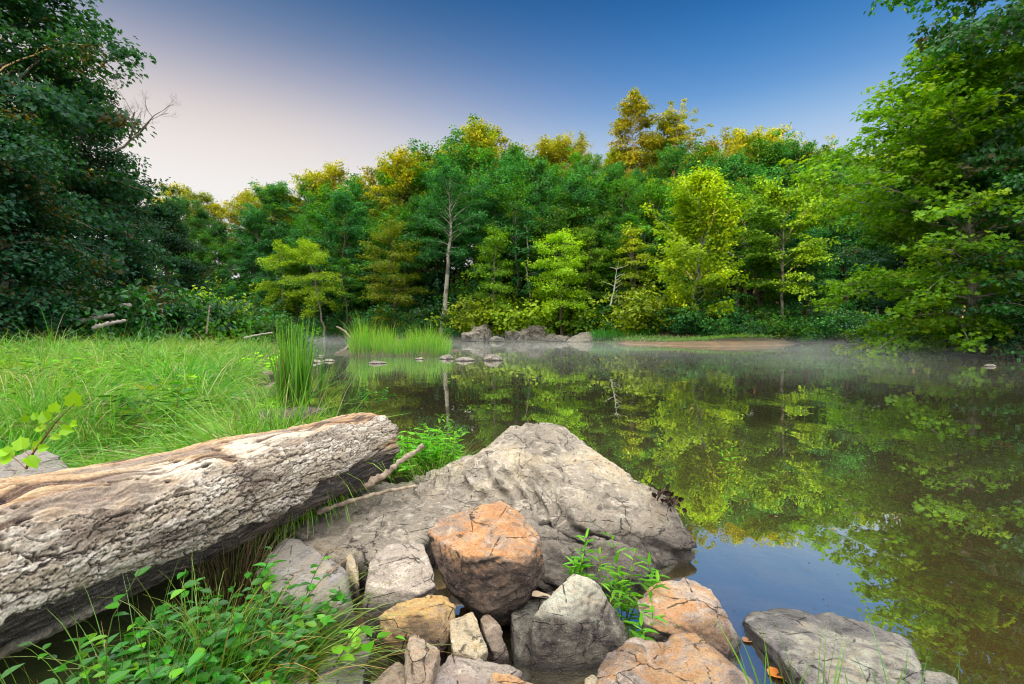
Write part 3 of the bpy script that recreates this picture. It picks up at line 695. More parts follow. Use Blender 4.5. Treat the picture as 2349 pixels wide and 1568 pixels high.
stone('yellow_rock', [px2([(765, 1190, 1.80), (870, 1120, 1.92), (1135, 1063, 1.98), (1190, 1140, 1.90), (1180, 1290, 1.80), (1110, 1375, 1.74), (910, 1410, 1.74), (800, 1330, 1.74), (755, 1240, 1.78), (980, 1180, 1.76), (1080, 1200, 1.76)])],
  M_yellow, 'ochre-yellow wedge of rock with one dark face, below the pinkish grey block', 'rock', GR, .007, 3, .012, .008, .010, 85, -.03, .75, .9, (.4, -.4, 1))
stone('tan_rock', [px2([(1155, 1205, 1.83), (1280, 1150, 1.90), (1305, 1205, 1.86), (1375, 1390, 1.74), (1300, 1437, 1.68), (1175, 1372, 1.68), (1160, 1280, 1.75)])],
  M_tan, 'small smooth tan block standing on edge between the ochre wedge and a thin dark sliver', 'rock', GR, .006, 3, .007, .005, .006, 96, -.05, .8, .8)
stone('sliver_rock', [px2([(1315, 1190, 1.95), (1370, 1172, 1.98), (1440, 1240, 1.90), (1488, 1420, 1.80), (1400, 1412, 1.78), (1335, 1250, 1.86)])],
  M_brown, 'thin upright sliver of brown rock beside the dark gap left of the pale-topped pyramid', 'rock', GR, .006, 2, .007, .006, .008, 107, -.05, .8, .8)
stone('pyramid_rock', [px3([(230, 555, 2.08), (300, 592, 2.08), (352, 710, 2.02), (470, 850, 1.96), (450, 930, 1.88), (310, 1010, 1.85), (150, 1005, 1.84), (0, 975, 1.84), (5, 780, 1.90), (120, 690, 2.0), (160, 800, 1.88)]),
                       px2([(1490, 1105, 2.2), (1600, 1080, 2.25), (1705, 1085, 2.2), (1720, 1190, 2.0), (1500, 1200, 1.96), (1510, 1400, 1.87), (1640, 1430, 1.86)])],
  M_pyr, 'big pyramid-shaped rock with a pale yellowish peak and blackened foot in a small dark pool', 'rock', GR, .008, 3, .014, .008, .010, 118, -.12, .98, .9, (-.5, -.2, 1))
stone('orange_topped_rock', [px3([(500, 705, 2.10), (590, 622, 2.20), (740, 603, 2.22), (860, 650, 2.16), (905, 720, 2.08), (982, 870, 1.98), (1002, 905, 1.95), (940, 968, 1.90), (825, 952, 1.90), (835, 760, 2.0), (700, 810, 1.96), (620, 860, 1.90), (520, 800, 1.95), (540, 900, 1.92)])],
  M_org, 'rounded rock with orange cap and grey right side, right of the willow-leaved weeds', 'rock', GR, .008, 4, .012, .007, .008, 129, -.1, .92, .9)
stone('orange_crusted_rock', [px3([(310, 1000, 1.76), (400, 935, 1.84), (480, 880, 1.88), (600, 900, 1.86), (660, 930, 1.80), (640, 1060, 1.66), (330, 1080, 1.66), (560, 1180, 1.5), (300, 1190, 1.5)]),
                              px3([(600, 930, 1.84), (690, 868, 1.87), (780, 870, 1.86), (835, 930, 1.80), (905, 1010, 1.74), (1055, 1085, 1.68), (1100, 1180, 1.5), (560, 1180, 1.5), (620, 1000, 1.70)])],
  M_org2, 'low purplish grey rock edged with orange crust, at the bottom of the picture', 'rock', GR, .008, 3, .015, .009, .010, 140, -.1, .98, .9)
stone('slab_rock', [px3([(1005, 795, 2.13), (1030, 765, 2.19), (1170, 742, 2.24), (1290, 760, 2.22), (1355, 778, 2.18), (1310, 860, 2.0), (1400, 1110, 1.62), (1330, 1110, 1.64), (1250, 1012, 1.79)]),
                    px3([(1290, 790, 2.16), (1365, 778, 2.18), (1440, 768, 2.18), (1600, 820, 2.10), (1720, 862, 2.03), (1800, 900, 1.98), (1870, 1050, 1.77), (1880, 1110, 1.68), (1860, 1200, 1.55), (1350, 1200, 1.55), (1280, 1040, 1.74)])],
  M_slab, 'broad flat dark grey slab with a pale left edge at lower right', 'rock', GR, .009, 4, .012, .007, .007, 151, -.14, 1.03, .9, (.2, .1, 1))
stone('low_slab', [px3([(1870, 1040, 1.80), (1960, 1050, 1.79), (2030, 1080, 1.74), (2070, 1190, 1.56), (1860, 1190, 1.56)])],
  M_slab, 'low dark lip of rock barely above the water, right of the broad flat slab', 'rock', GR, .009, 3, .010, .006, .006, 162, -.14, 1.0, .9)
stone('corner_rock', [px2([(440, 1440, 1.66), (600, 1340, 1.76), (730, 1290, 1.80), (725, 1390, 1.70), (690, 1500, 1.60), (680, 1600, 1.50), (430, 1600, 1.50)])],
  M_grey, 'grey-brown block with a ridged edge, partly under the arching rush blades at the bottom', 'rock', GR, .007, 3, .012, .007, .009, 173, -.1, .9, .9)
stone('wedge_rock', [px2([(940, 1308, 1.66), (975, 1300, 1.68), (1100, 1380, 1.62), (1080, 1455, 1.58), (1030, 1600, 1.48), (925, 1600, 1.48), (915, 1400, 1.58), (960, 1400, 1.55)])],
  M_brown, 'narrow upright brown wedge in front of the ochre-yellow rock', 'rock', GR, .006, 2, .010, .006, .010, 184, -.05, .85, .8)
stone('front_rock', [px2([(1060, 1500, 1.62), (1200, 1378, 1.74), (1250, 1400, 1.73), (1330, 1430, 1.70), (1300, 1620, 1.48), (1050, 1620, 1.48)]), px2([(1320, 1440, 1.70), (1470, 1460, 1.68), (1548, 1505, 1.64), (1500, 1560, 1.58), (1300, 1600, 1.5)])],
  M_pink, 'low pinkish brown rock below the small tan block, sloping to the pool at the bottom', 'rock', GR, .007, 3, .012, .007, .009, 195, -.1, .95, .9)
stone('dark_rock', [px2([(720, 1580, 1.56), (870, 1448, 1.66), (912, 1480, 1.63), (930, 1620, 1.48), (740, 1640, 1.48)])],
  M_brown, 'small dark brown rock at the bottom edge, left of the narrow upright wedge', 'rock', GR, .006, 3, .009, .006, .008, 206, -.1, .9, .8)
stone('ruddy_rock', [px2([(1375, 1520, 1.58), (1405, 1488, 1.60), (1500, 1505, 1.60), (1625, 1562, 1.55), (1600, 1640, 1.46), (1360, 1640, 1.46)])],
  M_org2, 'small ruddy brown rock at the bottom edge beside the dark pool', 'rock', GR, .006, 3, .008, .006, .008, 217, -.1, .9, .8)
stone('pebble_rock', [px3([(255, 1082, 1.62), (290, 1058, 1.65), (322, 1080, 1.63), (310, 1125, 1.57), (262, 1125, 1.57)])],
  M_tan, 'fist-sized tan stone in the pool at the bottom edge', 'rock', GR, .005, 3, .004, .004, .004, 228, -.05, .8, .6)
stone('buried_rock', [px2([(140, 1440, 1.70), (250, 1418, 1.72), (390, 1492, 1.64), (380, 1620, 1.5), (120, 1620, 1.5)])],
  M_tan, 'tan rock almost hidden under the green weeds at bottom left', 'rock', GR, .007, 4, .010, .006, .006, 239, -.05, .9, .8)
stone('sliver_rock', [px2([(585, 870, 2.32), (618, 842, 2.36), (650, 895, 2.32), (662, 1030, 2.2), (600, 1000, 2.25)])],
  M_tan, 'small pointed tan chip standing between the rounded grey rock and the pinkish grey block', 'rock', GR, .006, 2, .006, .005, .005, 250, -.05, .9, .8)
stone('black_rock', [px2([(1690, 1060, 2.28), (1780, 1040, 2.28), (1800, 1100, 2.2), (1700, 1120, 2.2), (1600, 1100, 2.25)])],
  M_grey, 'dark chip of rock wedged behind the pyramid-shaped rock', 'rock', GR, .007, 3, .008, .006, .006, 261, -.1, .9, .8)
stone('back_rock', [[(-60, 1090, 2.9), (20, 1060, 3.0), (60, 1030, 3.1), (95, 1020, 3.15), (140, 1045, 3.05), (175, 1090, 2.9), (60, 1130, 2.7), (-60, 1140, 2.7)]],
  M_grey, 'blue-grey rock showing behind the log at the left edge', 'rock', None, .012, 4, .012, .006, .008, 272, .05, 1.0, 1.0)
stone('submerged_rock', [px3([(930, 790, 2.33), (1040, 708, 2.52), (1060, 706, 2.52), (1160, 752, 2.42), (1100, 800, 2.30), (960, 830, 2.25)])],
  M_slab, 'dark rock just under the water surface behind the broad flat slab', 'rock', None, .010, 4, .008, .006, .006, 283, -.15, 1.0, .9)
# ---- rocks out in the river and along the meadow edge
def river_stone(px, py, w, hgt, seed, label, mat=None, flat=1.0, group='flat stones breaking the water surface'):
    g = G(px, py, 0.0); d = g[1]; s = w/F*d; rs = np.random.RandomState(seed); V = []
    for k in range(9):
        a = k*.7+rs.uniform(0, .4); V.append((g[0]+math.cos(a)*s*.5*rs.uniform(.8, 1.05), g[1]+math.sin(a)*s*.36*flat*rs.uniform(.8, 1.05), hgt*rs.uniform(.1, .45)))
    for k in range(4):
        a = rs.uniform(0, 6.3); V.append((g[0]+math.cos(a)*s*.22, g[1]+math.sin(a)*s*.16, hgt*rs.uniform(.75, 1)))
    L = [((x/y*F+CX), (HY+(CH-z)/y*F), y) for x, y, z in V]
    return stone('river_stone', [L], mat or M_far, label, 'stone', group, max(.008, s/55), 3, s*.03, s*.018, s*.02, seed, -.12, 1.05, max(.5, s), keep=0)
river_stone(1130, 826, 46, .30, 301, 'rounded pale stone standing highest out of the water, rightmost of those by the reed island')
river_stone(1066, 827, 50, .16, 302, 'long low grey stone in the water just right of the reed island')
river_stone(1024, 823, 36, .20, 303, 'greyish stone touching the right foot of the reed island')
river_stone(962, 824, 22, .10, 304, 'tiny flat stone in front of the reed island')
river_stone(865, 833, 44, .11, 305, 'split flat brown stone in the water before the left part of the reed island')
river_stone(722, 831, 40, .12, 306, 'low flat stone in the shallows behind the tall cattail clump')
river_stone(755, 828, 30, .10, 307, 'small dark-centred stone right of the cattail clump, level with the low flat stone')
river_stone(737, 817, 18, .08, 308, 'smallest stone awash beyond the cattail clump')
river_stone(612, 866, 60, .26, 309, 'brown rounded stone on the muddy edge between meadow and cattails', M_brown, group=None)
river_stone(668, 944, 150, .05, 310, 'flat wet brown rock under the foot of the cattail clump', M_brown, 1.6, group=None)
river_stone(600, 880, 36, .07, 311, 'thin pale flake of rock lying below the brown rounded stone at the meadow edge', M_tan, group=None)
river_stone(2272, 840, 30, .10, 312, 'small pale stone on the far right bank', group=None)

# ---------------------------------------------------------------- the fallen log
def make_log():
    A = np.array([-.985, 3.42, .485]); B0 = np.array([-1.735, 1.62, .520]); ax = unit((B0-A)[None])[0]; Lg = 3.15
    nu, nv = 800, 500
    u = np.linspace(0, 1, nu); ph = np.linspace(-np.pi, np.pi, nv, endpoint=False)
    U, PH = np.meshgrid(u, ph, indexing='ij'); s = U*Lg
    up = np.array([0, 0, 1.0]); side = unit(np.cross(ax, up)[None])[0]; up = np.cross(side, ax)   # ph = 0 upward, ph > 0 toward the viewer
    if side[0] < 0: side = -side
    R = np.interp(s, [0, 1.0, 2.0, 3.2], [.232, .256, .272, .285])
    p = np.stack([s.ravel()*1.0, np.cos(PH.ravel())*.27, np.sin(PH.ravel())*.27], 1)
    arc = PH*.28
    R = R+.020*fbm(p*np.array([1.8, 5, 5]), 3, 71).reshape(R.shape)
    pe = .13*pn(p*np.array([2.2, 5, 5]), 72).reshape(R.shape)+.10*pn(p*np.array([7, 9, 9]), 73).reshape(R.shape)+.05*pn(p*30, 78).reshape(R.shape)
    # zones round the trunk: bare orange wood on top, bark along the flank, dark rotten wood below
    t0 = np.interp(s, [0, .35, .9, 1.5, 2.2, 3.2], [.55, .50, .62, .85, 1.12, 1.15])
    t1 = np.interp(s, [0, .25, .6, 1.0, 1.6, 2.2, 3.2], [1.15, 1.30, 1.60, 1.85, 1.90, 1.90, 1.90])
    bark = sstep(-.05, .03, PH+pe*1.7-t0)*sstep(.04, -.04, PH+pe*1.6-t1)
    hole = sstep(.62, .70, fbm(p*np.array([4, 9, 9]), 3, 79).reshape(R.shape)); bark = bark*(1-hole)
    lowb = sstep(2.35, 2.45, PH+pe)*sstep(2.75, 2.65, PH+pe)*sstep(1.0, 2.0, s+pe*4); bark = np.maximum(bark, lowb*.8)
    # bark plates
    wp = np.stack([s.ravel()*15+arc.ravel()*6, arc.ravel()*44-s.ravel()*3], 1)
    wr = np.stack([pn(p*9, 81), pn(p*9+5, 82)], 1)*.9+np.stack([pn(p*40, 83), pn(p*40+5, 84)], 1)*.30+np.stack([pn(p*90, 88), pn(p*90+5, 89)], 1)*.16
    f1, f2, cid = worley(wp+wr, 3); e = (f2-f1).reshape(R.shape); cid = cid.reshape(R.shape)
    g1, g2, gid = worley((wp+wr*1.6)*np.array([2.3, 2.6])+7, 4); e2 = (g2-g1).reshape(R.shape); gid = gid.reshape(R.shape)
    plate = sstep(.0, .06, e+.08*np.abs(pn(p*25, 86)).reshape(R.shape)-.03); k1, k2, _k = worley(wp*np.array([.30, .36])+wr*.5+3, 9); deep_c = sstep(.07, .0, (k2-k1).reshape(R.shape))
    plate = np.maximum(plate, .85*sstep(.05, .4, pn(p*6, 87).reshape(R.shape))); plate = plate*(1-deep_c); pl2 = sstep(.0, .12, e2)
    fl = fbm(p*np.array([30, 60, 60]), 4, 85, .6).reshape(R.shape)
    hb = .010+.0055*plate+.005*(cid-.3)*plate+.003*pl2*(.3+gid)*plate+.004*fl
    tilt = ((wp+wr)[:, 1]-np.floor((wp+wr)[:, 1])).reshape(R.shape); hb = hb+.003*tilt*plate-.008*deep_c
    # wood fibres
    q = np.stack([s.ravel()*5, arc.ravel()*75, np.zeros(s.size)], 1); q[:, 1] += 2.2*pn(p*6, 91)+pn(p*18, 93)
    fib = fbm(q, 4, 92, .62).reshape(R.shape)
    q2 = np.stack([s.ravel()*2.2, arc.ravel()*22, np.zeros(s.size)], 1); q2[:, 1] += 1.5*pn(p*5, 94)
    rut = fbm(q2, 4, 95, .6).reshape(R.shape); pit = sstep(.42, .62, fbm(p*np.array([11, 26, 26]), 3, 96).reshape(R.shape))
    hw = .0045*fib+.010*rut-.014*pit
    H = hb*bark+hw*(1-bark)
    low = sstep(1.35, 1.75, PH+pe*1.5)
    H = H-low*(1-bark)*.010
    R = R+H
    # ragged far end
    endr = 1-.05*np.clip(1-s/.06, 0, 1)**2-.03*(s < .01)
    R = R*endr; sh = .06*(fbm(np.stack([np.cos(PH.ravel())*3, np.sin(PH.ravel())*3, 0*PH.ravel()], 1), 4, 97).reshape(R.shape))*np.clip(1-s/.25, 0, 1)+.012*np.round(3*fib)*np.clip(1-s/.03, 0, 1)
    C = A[None, None]+ax[None, None]*(s+sh)[..., None]
    C = C+np.array([0, 0, 1.0])*(-.02*np.sin(s/Lg*np.pi))[..., None]
    V = C+R[..., None]*(np.cos(PH)[..., None]*up+np.sin(PH)[..., None]*side)
    # material colour: bark, bare wood, rot
    c3 = lambda *c: np.array(c)[None, None]
    m = lambda a, b, f: a*(1-f[..., None])+b*f[..., None]
    n0 = fbm(p*np.array([3, 7, 7]), 3, 98).reshape(R.shape); nf = fbm(p*np.array([40, 60, 60]), 2, 99).reshape(R.shape)
    bc = m(c3(.46, .39, .30), c3(.68, .62, .53), sstep(-.4, .5, n0+cid-.5)); bc = m(bc, c3(.34, .26, .18), sstep(.10, .75, nf+.35*(gid-.5))*.7)
    bc = m(bc, c3(.15, .11, .085), sstep(.12, .5, fbm(p*np.array([2.6, 5, 5])+17, 4, 106).reshape(R.shape))*.8); bc = m(bc, c3(.66, .60, .50), sstep(1.1, .2, PH)*sstep(1.2, .4, s)*.6)
    bc = m(c3(.050, .036, .030), bc, plate); bc = m(bc, bc*.5, (1-pl2)*.5)
    wc = m(c3(.40, .23, .11), c3(.66, .48, .29), sstep(-.5, .6, fib)); wc = m(wc, c3(.40, .20, .09), sstep(.1, .8, n0)*.6)
    wc = m(wc, c3(.76, .68, .54), sstep(.12, .5, fbm(p*np.array([1.8, 4, 4])+3, 3, 101).reshape(R.shape)))
    wc = m(wc, c3(.13, .08, .055), sstep(.02, -.42, rut)); wc = m(wc, c3(.30, .25, .21), sstep(.05, .5, fbm(p*np.array([2.5, 9, 9])+11, 4, 105).reshape(R.shape))*.75); wc = m(wc, c3(.035, .025, .025), pit)
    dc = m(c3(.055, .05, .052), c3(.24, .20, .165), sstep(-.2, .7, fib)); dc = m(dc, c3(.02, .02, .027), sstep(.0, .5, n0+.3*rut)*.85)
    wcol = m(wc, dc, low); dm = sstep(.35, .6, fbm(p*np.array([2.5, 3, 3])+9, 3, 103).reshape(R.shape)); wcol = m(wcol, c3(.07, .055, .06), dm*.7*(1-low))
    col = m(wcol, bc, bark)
    V = V.reshape(-1, 3); i = np.arange(nu*nv).reshape(nu, nv); j = np.roll(i, -1, 1)
    Q = np.stack([i[:-1], i[1:], j[1:], j[:-1]], -1).reshape(-1, 4)
    # closing rings at both ends
    cols = [col.reshape(-1, 3)]; Vs = [V]; Fs = [Q]; n = len(V)
    for row, sgn in ((0, 1), (nu-1, -1)):
        ring = V[i[row]]; c = ring.mean(0); prev = i[row]
        for k, f in enumerate((.8, .55, .25)):
            nr = c+(ring-c)*f+ax*sgn*(.02*k*1.2)+np.random.RandomState(5+k).normal(0, .004, ring.shape)
            Vs.append(nr); cur = np.arange(n, n+nv); n += nv
            a, b = prev, np.roll(prev, -1); c2, d2 = cur, np.roll(cur, -1)
            Fs.append(np.stack([a, b, d2, c2] if sgn > 0 else [a, c2, d2, b], -1)); prev = cur
            cols.append(np.tile(np.array([[.16, .11, .07]]), (nv, 1))*(.6+.8*np.random.RandomState(k).rand(nv, 1)))
    o_ = V.mean(0); o_[2] = .22
    me = make_mesh('fallen_log', np.concatenate(Vs)-o_, np.concatenate(Fs), True, None, np.concatenate(cols))
    t = NT('log_wood'); a = t('ShaderNodeAttribute', attribute_name='col').outputs['Color']
    p_ = t('ShaderNodeNewGeometry').outputs['Position']
    n = t.noise(p_, 90, 5, .7); n2 = t.noise(p_, 260, 3, .6)
    c = t.mix(t.rng(n, .35, .65, .40, 0), a, (0.05, 0.04, 0.035)); c = t.mix(t.rng(n2, .5, .7, 0, .25), c, (0.75, 0.68, 0.6))
    lg = put('fallen_log', me, t.out(t.pbr(c, .9, t.math('ADD', n, t.math('MULTIPLY', n2, .4)), .6, .006, .12)), loc=o_)
    tag(lg, 'huge weathered fallen log with cracked grey bark and bare orange wood on top', 'log')
    return lg
make_log()
# ---- driftwood sticks by the log
wood_pale = simple_mat('driftwood', (0.42, 0.34, 0.25), (0.20, 0.15, 0.11), 30, .85, .6)
wood_grey = simple_mat('grey_driftwood', (0.50, 0.46, 0.42), (0.26, 0.23, 0.21), 6, .85, .6)
def stick(name, pts, r0, r1, mat, label, cat='stick', sides=8, sub=None, seed=0):
    pts = np.array(pts); rs = np.random.RandomState(seed); t_ = np.linspace(0, 1, 22)
    k = np.linspace(0, 1, len(pts)); path = np.stack([np.interp(t_, k, pts[:, c]) for c in range(3)], 1)+rs.normal(0, r0*.16, (22, 3))
    V, Q = tube(path, np.linspace(r0, r1, 22)*(1+.15*rs.normal(0, 1, 22)), sides)
    n = len(V); V = np.concatenate([V, path[:1], path[-1:]]); cap = [np.array([(n, (a+1) % sides, a) for a in range(sides)]), np.array([(n+1, n-sides+a, n-sides+(a+1) % sides) for a in range(sides)])]
    o = put(name, make_mesh(name, V, [Q]+cap, True), mat); tag(o, label, cat); return o
stick('driftwood_stick', [P(725, 1174, 2.80), P(800, 1150, 2.85), P(880, 1128, 2.92), P(958, 1114, 3.0)], .015, .009, wood_pale, 'thin pale driftwood stick lying on the boulder shelf just below the log end', seed=1)
stick('driftwood_stick', [P(840, 1112, 2.9), P(880, 1090, 2.95), P(915, 1062, 3.0), P(972, 1020, 3.1)], .024, .014, wood_pale, 'thicker grey stick slanting up from under the log end into the green weeds', seed=2)
# ---------------------------------------------------------------- leaf and wood materials by kind of tree
L_bright = leaf_mat('leaves_yellow_green', (0.15, 0.31, 0.004), (0.33, 0.53, 0.006), (0.54, 0.70, 0.02), trans=.45)
L_spring = leaf_mat('leaves_fresh_green', (0.07, 0.19, 0.006), (0.18, 0.35, 0.010), (0.33, 0.52, 0.018))
L_mid = leaf_mat('leaves_mid_green', (0.014, 0.085, 0.006), (0.05, 0.20, 0.010), (0.16, 0.38, 0.02), (0.28, 0.30, 0.006), .08)
L_blue = leaf_mat('leaves_blue_green', (0.010, 0.075, 0.022), (0.035, 0.17, 0.036), (0.10, 0.32, 0.06))
L_olive = leaf_mat('leaves_olive', (0.10, 0.17, 0.003), (0.22, 0.30, 0.004), (0.38, 0.42, 0.01))
L_ridge = leaf_mat('leaves_ridge_sun_gold', (0.10, 0.15, 0.006), (0.26, 0.28, 0.008), (0.48, 0.46, 0.010), (0.50, 0.38, 0.008), .2, trans=.42)  # gold of the low sun mixed into the leaf colour
L_dark = leaf_mat('leaves_painted_shade_green', (0.006, 0.040, 0.018), (0.014, 0.080, 0.030), (0.035, 0.14, 0.045), (0.09, 0.055, 0.008), .08, trans=.4, gloss=.02, tcol=(2.0, 1.6, .5))  # low colour imitates backlight and shade; gold accent imitates sunlit leaves
L_dark2 = leaf_mat('leaves_glossy_dark_green', (0.012, 0.075, 0.010), (0.030, 0.15, 0.018), (0.075, 0.26, 0.03), (0.12, 0.06, 0.02), .05, gloss=.04)
L_syc = leaf_mat('leaves_sycamore', (0.07, 0.22, 0.004), (0.19, 0.45, 0.006), (0.38, 0.66, 0.012), (0.42, 0.55, 0.01), .12, trans=.45)
B_brown = bark_mat('bark_brown', (0.10, 0.075, 0.055), (0.20, 0.16, 0.12))
B_grey = bark_mat('bark_grey', (0.24, 0.20, 0.165), (0.40, 0.35, 0.29))
B_pale = bark_mat('bark_pale', (0.42, 0.38, 0.30), (0.62, 0.58, 0.48), 1.0, (0.20, 0.18, 0.14))
B_dark = bark_mat('bark_dark', (0.035, 0.03, 0.028), (0.08, 0.07, 0.062))

# ---------------------------------------------------------------- trees
def place(parts, lm, wm, px, d, sc, label, cat='tree', group=None, rz=0.0, z=None, name='broadleaf_tree', wood='trunk', crown='crown'):
    x = (px-CX)/F*d; z = float(height(x, d)[0]) if z is None else z
    return tree(name, parts, lm, wm, (x, d, z), rz, sc, label, cat, group, wood, crown)
def top_scale(px, ytop, d, h0):
    """size factor that brings a tree of height h0 standing d metres away up to row ytop of the photo"""
    x = (px-CX)/F*d; z = float(height(x, d)[0]); return (CH+(HY-ytop)/F*d-z)/h0
# prototypes, metres
PT = {}
PT['oakA'] = tree_parts('oak_a', 11, 16, 4.6, .35, 'round', 34, 5, 'diamond', .26, 26, .66, flat=.65, els=(12, 38, 70), droop=.12, gap=.10)
PT['oakB'] = tree_parts('oak_b', 12, 16, 4.0, .42, 'vase', 32, 5, 'diamond', .26, 26, .64, gap=.16, flat=.65, els=(15, 40, 70), droop=.12)
PT['oakC'] = tree_parts('oak_c', 13, 16, 5.0, .25, 'round', 38, 5, 'diamond', .25, 26, .68, gap=.10, flat=.65, els=(10, 36, 70), droop=.14)
PT['maple'] = tree_parts('maple', 14, 10, 3.4, .22, 'round', 28, 5, 'diamond', .18, 34, .62, flat=.45, els=(10, 36, 68))
PT['slim'] = tree_parts('slim', 15, 11, 2.3, .25, 'column', 28, 4, 'diamond', .18, 32, .60, flat=.45, els=(12, 38, 68))
PT['pole'] = tree_parts('pole', 16, 17, 4.4, .55, 'round', 26, 5, 'diamond', .26, 26, .64, gap=.16, flat=.65, els=(15, 40, 70))
RS = np.random.RandomState(77)
SKY_X = [380, 420, 480, 520, 560, 620, 680, 760, 820, 890, 930, 960, 1000, 1060, 1110, 1170, 1220, 1280, 1350, 1400, 1460, 1560, 1640, 1690, 1750, 1800, 1850, 1900, 1950, 2050, 2200, 2349]
SKY_Y = [455, 450, 466, 470, 444, 430, 418, 388, 402, 410, 360, 355, 365, 325, 305, 332, 325, 328, 328, 338, 345, 345, 330, 315, 320, 345, 352, 358, 370, 375, 380, 390]
def skyline(px): return float(np.interp(px, SKY_X, SKY_Y))
bank_y = lambda px: float(np.interp(px, [420, 720, 1050, 1400, 1620, 1800, 1950, 2349], [80, 72, 56, 52, 48, 50, 52, 48]))
FG = 'broadleaf trees massed on the wooded slope across the river'
protos = {}
def mass(kind, lm, wm, px, d, sc, rz, label, group, name='broadleaf_tree'):
    key = (kind, lm.name)
    x = (px-CX)/F*d; z = float(height(x, d)[0])
    if key not in protos:
        tr = PT[kind] if kind not in [k[0] for k in protos] else (PT[kind][0].copy(), PT[kind][1].copy())
        if tr is not PT[kind]: tr[0].materials.clear(); tr[1].materials.clear()
        e = tree(name, tr, lm, wm, (x, d, z), rz, sc, label, 'tree', group); protos[key] = e; return e
    c = copy_thing(protos[key], (x, d, z), rz, sc); c['label'] = label
    if group: c['group'] = group
    elif 'group' in c: del c['group']
    return c
# ridge row: tops toward the low sun, its gold put into most leaf colours
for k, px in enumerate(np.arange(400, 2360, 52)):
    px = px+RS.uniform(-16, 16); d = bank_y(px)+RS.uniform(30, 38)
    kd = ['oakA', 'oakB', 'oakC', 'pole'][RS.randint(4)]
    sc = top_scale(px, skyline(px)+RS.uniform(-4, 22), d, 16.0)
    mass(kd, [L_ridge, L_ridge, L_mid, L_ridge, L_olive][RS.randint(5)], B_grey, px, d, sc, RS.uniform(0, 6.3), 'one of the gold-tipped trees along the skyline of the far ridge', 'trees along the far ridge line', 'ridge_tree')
# rows down the slope
rows = [(27, 50, 26, 'oakA oakB oakC'.split()), (19, 58, 62, 'oakA oakC oakB'.split()), (13, 60, 95, 'oakC oakA pole'.split()), (8, 64, 140, 'oakA slim maple oakB'.split())]
for off, step, drop, kinds in rows:
    for px in np.arange(415, 2350, step):
        px = px+RS.uniform(-20, 20); d = bank_y(px)+off+RS.uniform(-2.5, 2.5)
        if 975 < px < 1060 and off < 10: continue
        lm = [L_mid, L_blue, L_mid, L_blue, L_blue, L_mid][RS.randint(6)] if px > 1100 else [L_mid, L_blue, L_mid, L_blue][RS.randint(4)]
        kd = kinds[RS.randint(len(kinds))]; h0 = {'maple': 10, 'slim': 11, 'pole': 17}.get(kd, 16)
        yt = skyline(px)+drop*(1+.25*(px < 700))+RS.uniform(-15, 35); sc = max(.45, top_scale(px, yt, d, h0))
        mass(kd, lm, B_brown if RS.rand() < .6 else B_grey, px, d, sc, RS.uniform(0, 6.3), 'green broadleaf tree in the dense wood covering the slope across the river', FG)

# particular trees people would point at
def tall(kind, seed, px, d, ytop, lm, wm, label, sx=1.0, **kw):
    base = dict(oak=dict(h=16, cr=4.6, base=.35, leaf='diamond', lsize=.26, per=24, spray=.58, n1=34, n2=5, flat=.7, els=(12, 38, 70), droop=.12)).get(kind, {}); base.update(kw)
    h = base['h']; parts = tree_parts(kind+'_tree', seed, **base); sc = top_scale(px, ytop, d, h)
    return place(parts, lm, wm, px, d, (sc*sx, sc*sx, sc), label, name=kind+'_tree')
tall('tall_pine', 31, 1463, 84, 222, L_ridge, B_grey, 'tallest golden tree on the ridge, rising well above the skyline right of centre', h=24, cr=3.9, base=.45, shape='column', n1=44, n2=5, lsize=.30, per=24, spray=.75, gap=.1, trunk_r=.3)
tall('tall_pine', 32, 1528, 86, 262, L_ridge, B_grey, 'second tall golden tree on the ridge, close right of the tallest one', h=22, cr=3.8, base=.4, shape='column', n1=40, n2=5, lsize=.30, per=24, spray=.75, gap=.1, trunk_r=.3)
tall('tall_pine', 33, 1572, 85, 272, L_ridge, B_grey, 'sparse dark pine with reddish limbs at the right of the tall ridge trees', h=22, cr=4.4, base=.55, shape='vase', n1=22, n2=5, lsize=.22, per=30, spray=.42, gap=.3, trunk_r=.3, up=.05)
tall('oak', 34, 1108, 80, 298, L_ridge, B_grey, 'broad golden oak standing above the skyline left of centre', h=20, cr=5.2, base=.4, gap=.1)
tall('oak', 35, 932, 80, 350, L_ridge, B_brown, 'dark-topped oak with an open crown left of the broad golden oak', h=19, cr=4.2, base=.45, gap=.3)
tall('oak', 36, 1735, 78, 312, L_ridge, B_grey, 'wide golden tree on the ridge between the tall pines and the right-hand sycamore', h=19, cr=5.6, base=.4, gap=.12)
tall('oak', 37, 1015, 60, 392, L_blue, B_pale, 'blue-green tree with a long straight pale trunk standing clear on the far bank', h=24, cr=5.8, base=.50, shape='round', gap=.14, trunk_r=.40, n1=28)
tall('oak', 38, 770, 74, 440, L_blue, B_brown, 'large blue-green tree above the leaning yellow-green ones on the left of the far bank', h=20, cr=4.6, base=.2)
tall('maple', 39, 742, 66, 556, L_bright, B_grey, 'bright yellow-green tree leaning left on a thin bent trunk over the far waterline', h=12.5, cr=3.0, base=.38, n1=22, n2=5, lsize=.18, per=34, spray=.7, flat=.45, els=(8, 35, 66), lean=(-.17, 0), trunk_r=.13)
tall('maple', 40, 800, 68, 600, L_mid, B_grey, 'slim green tree on a dark leaning trunk beside the bright leaning one', h=10, cr=2.6, base=.45, n1=18, n2=4, lsize=.18, per=32, spray=.6, flat=.45, lean=(-.12, 0), trunk_r=.12)
tall('maple', 41, 655, 78, 562, L_bright, B_grey, 'small pale yellow-green tree left of the bright leaning one on the far bank', h=12, cr=3.1, base=.35, n1=22, n2=4, lsize=.19, per=34, spray=.7, flat=.45, trunk_r=.12)
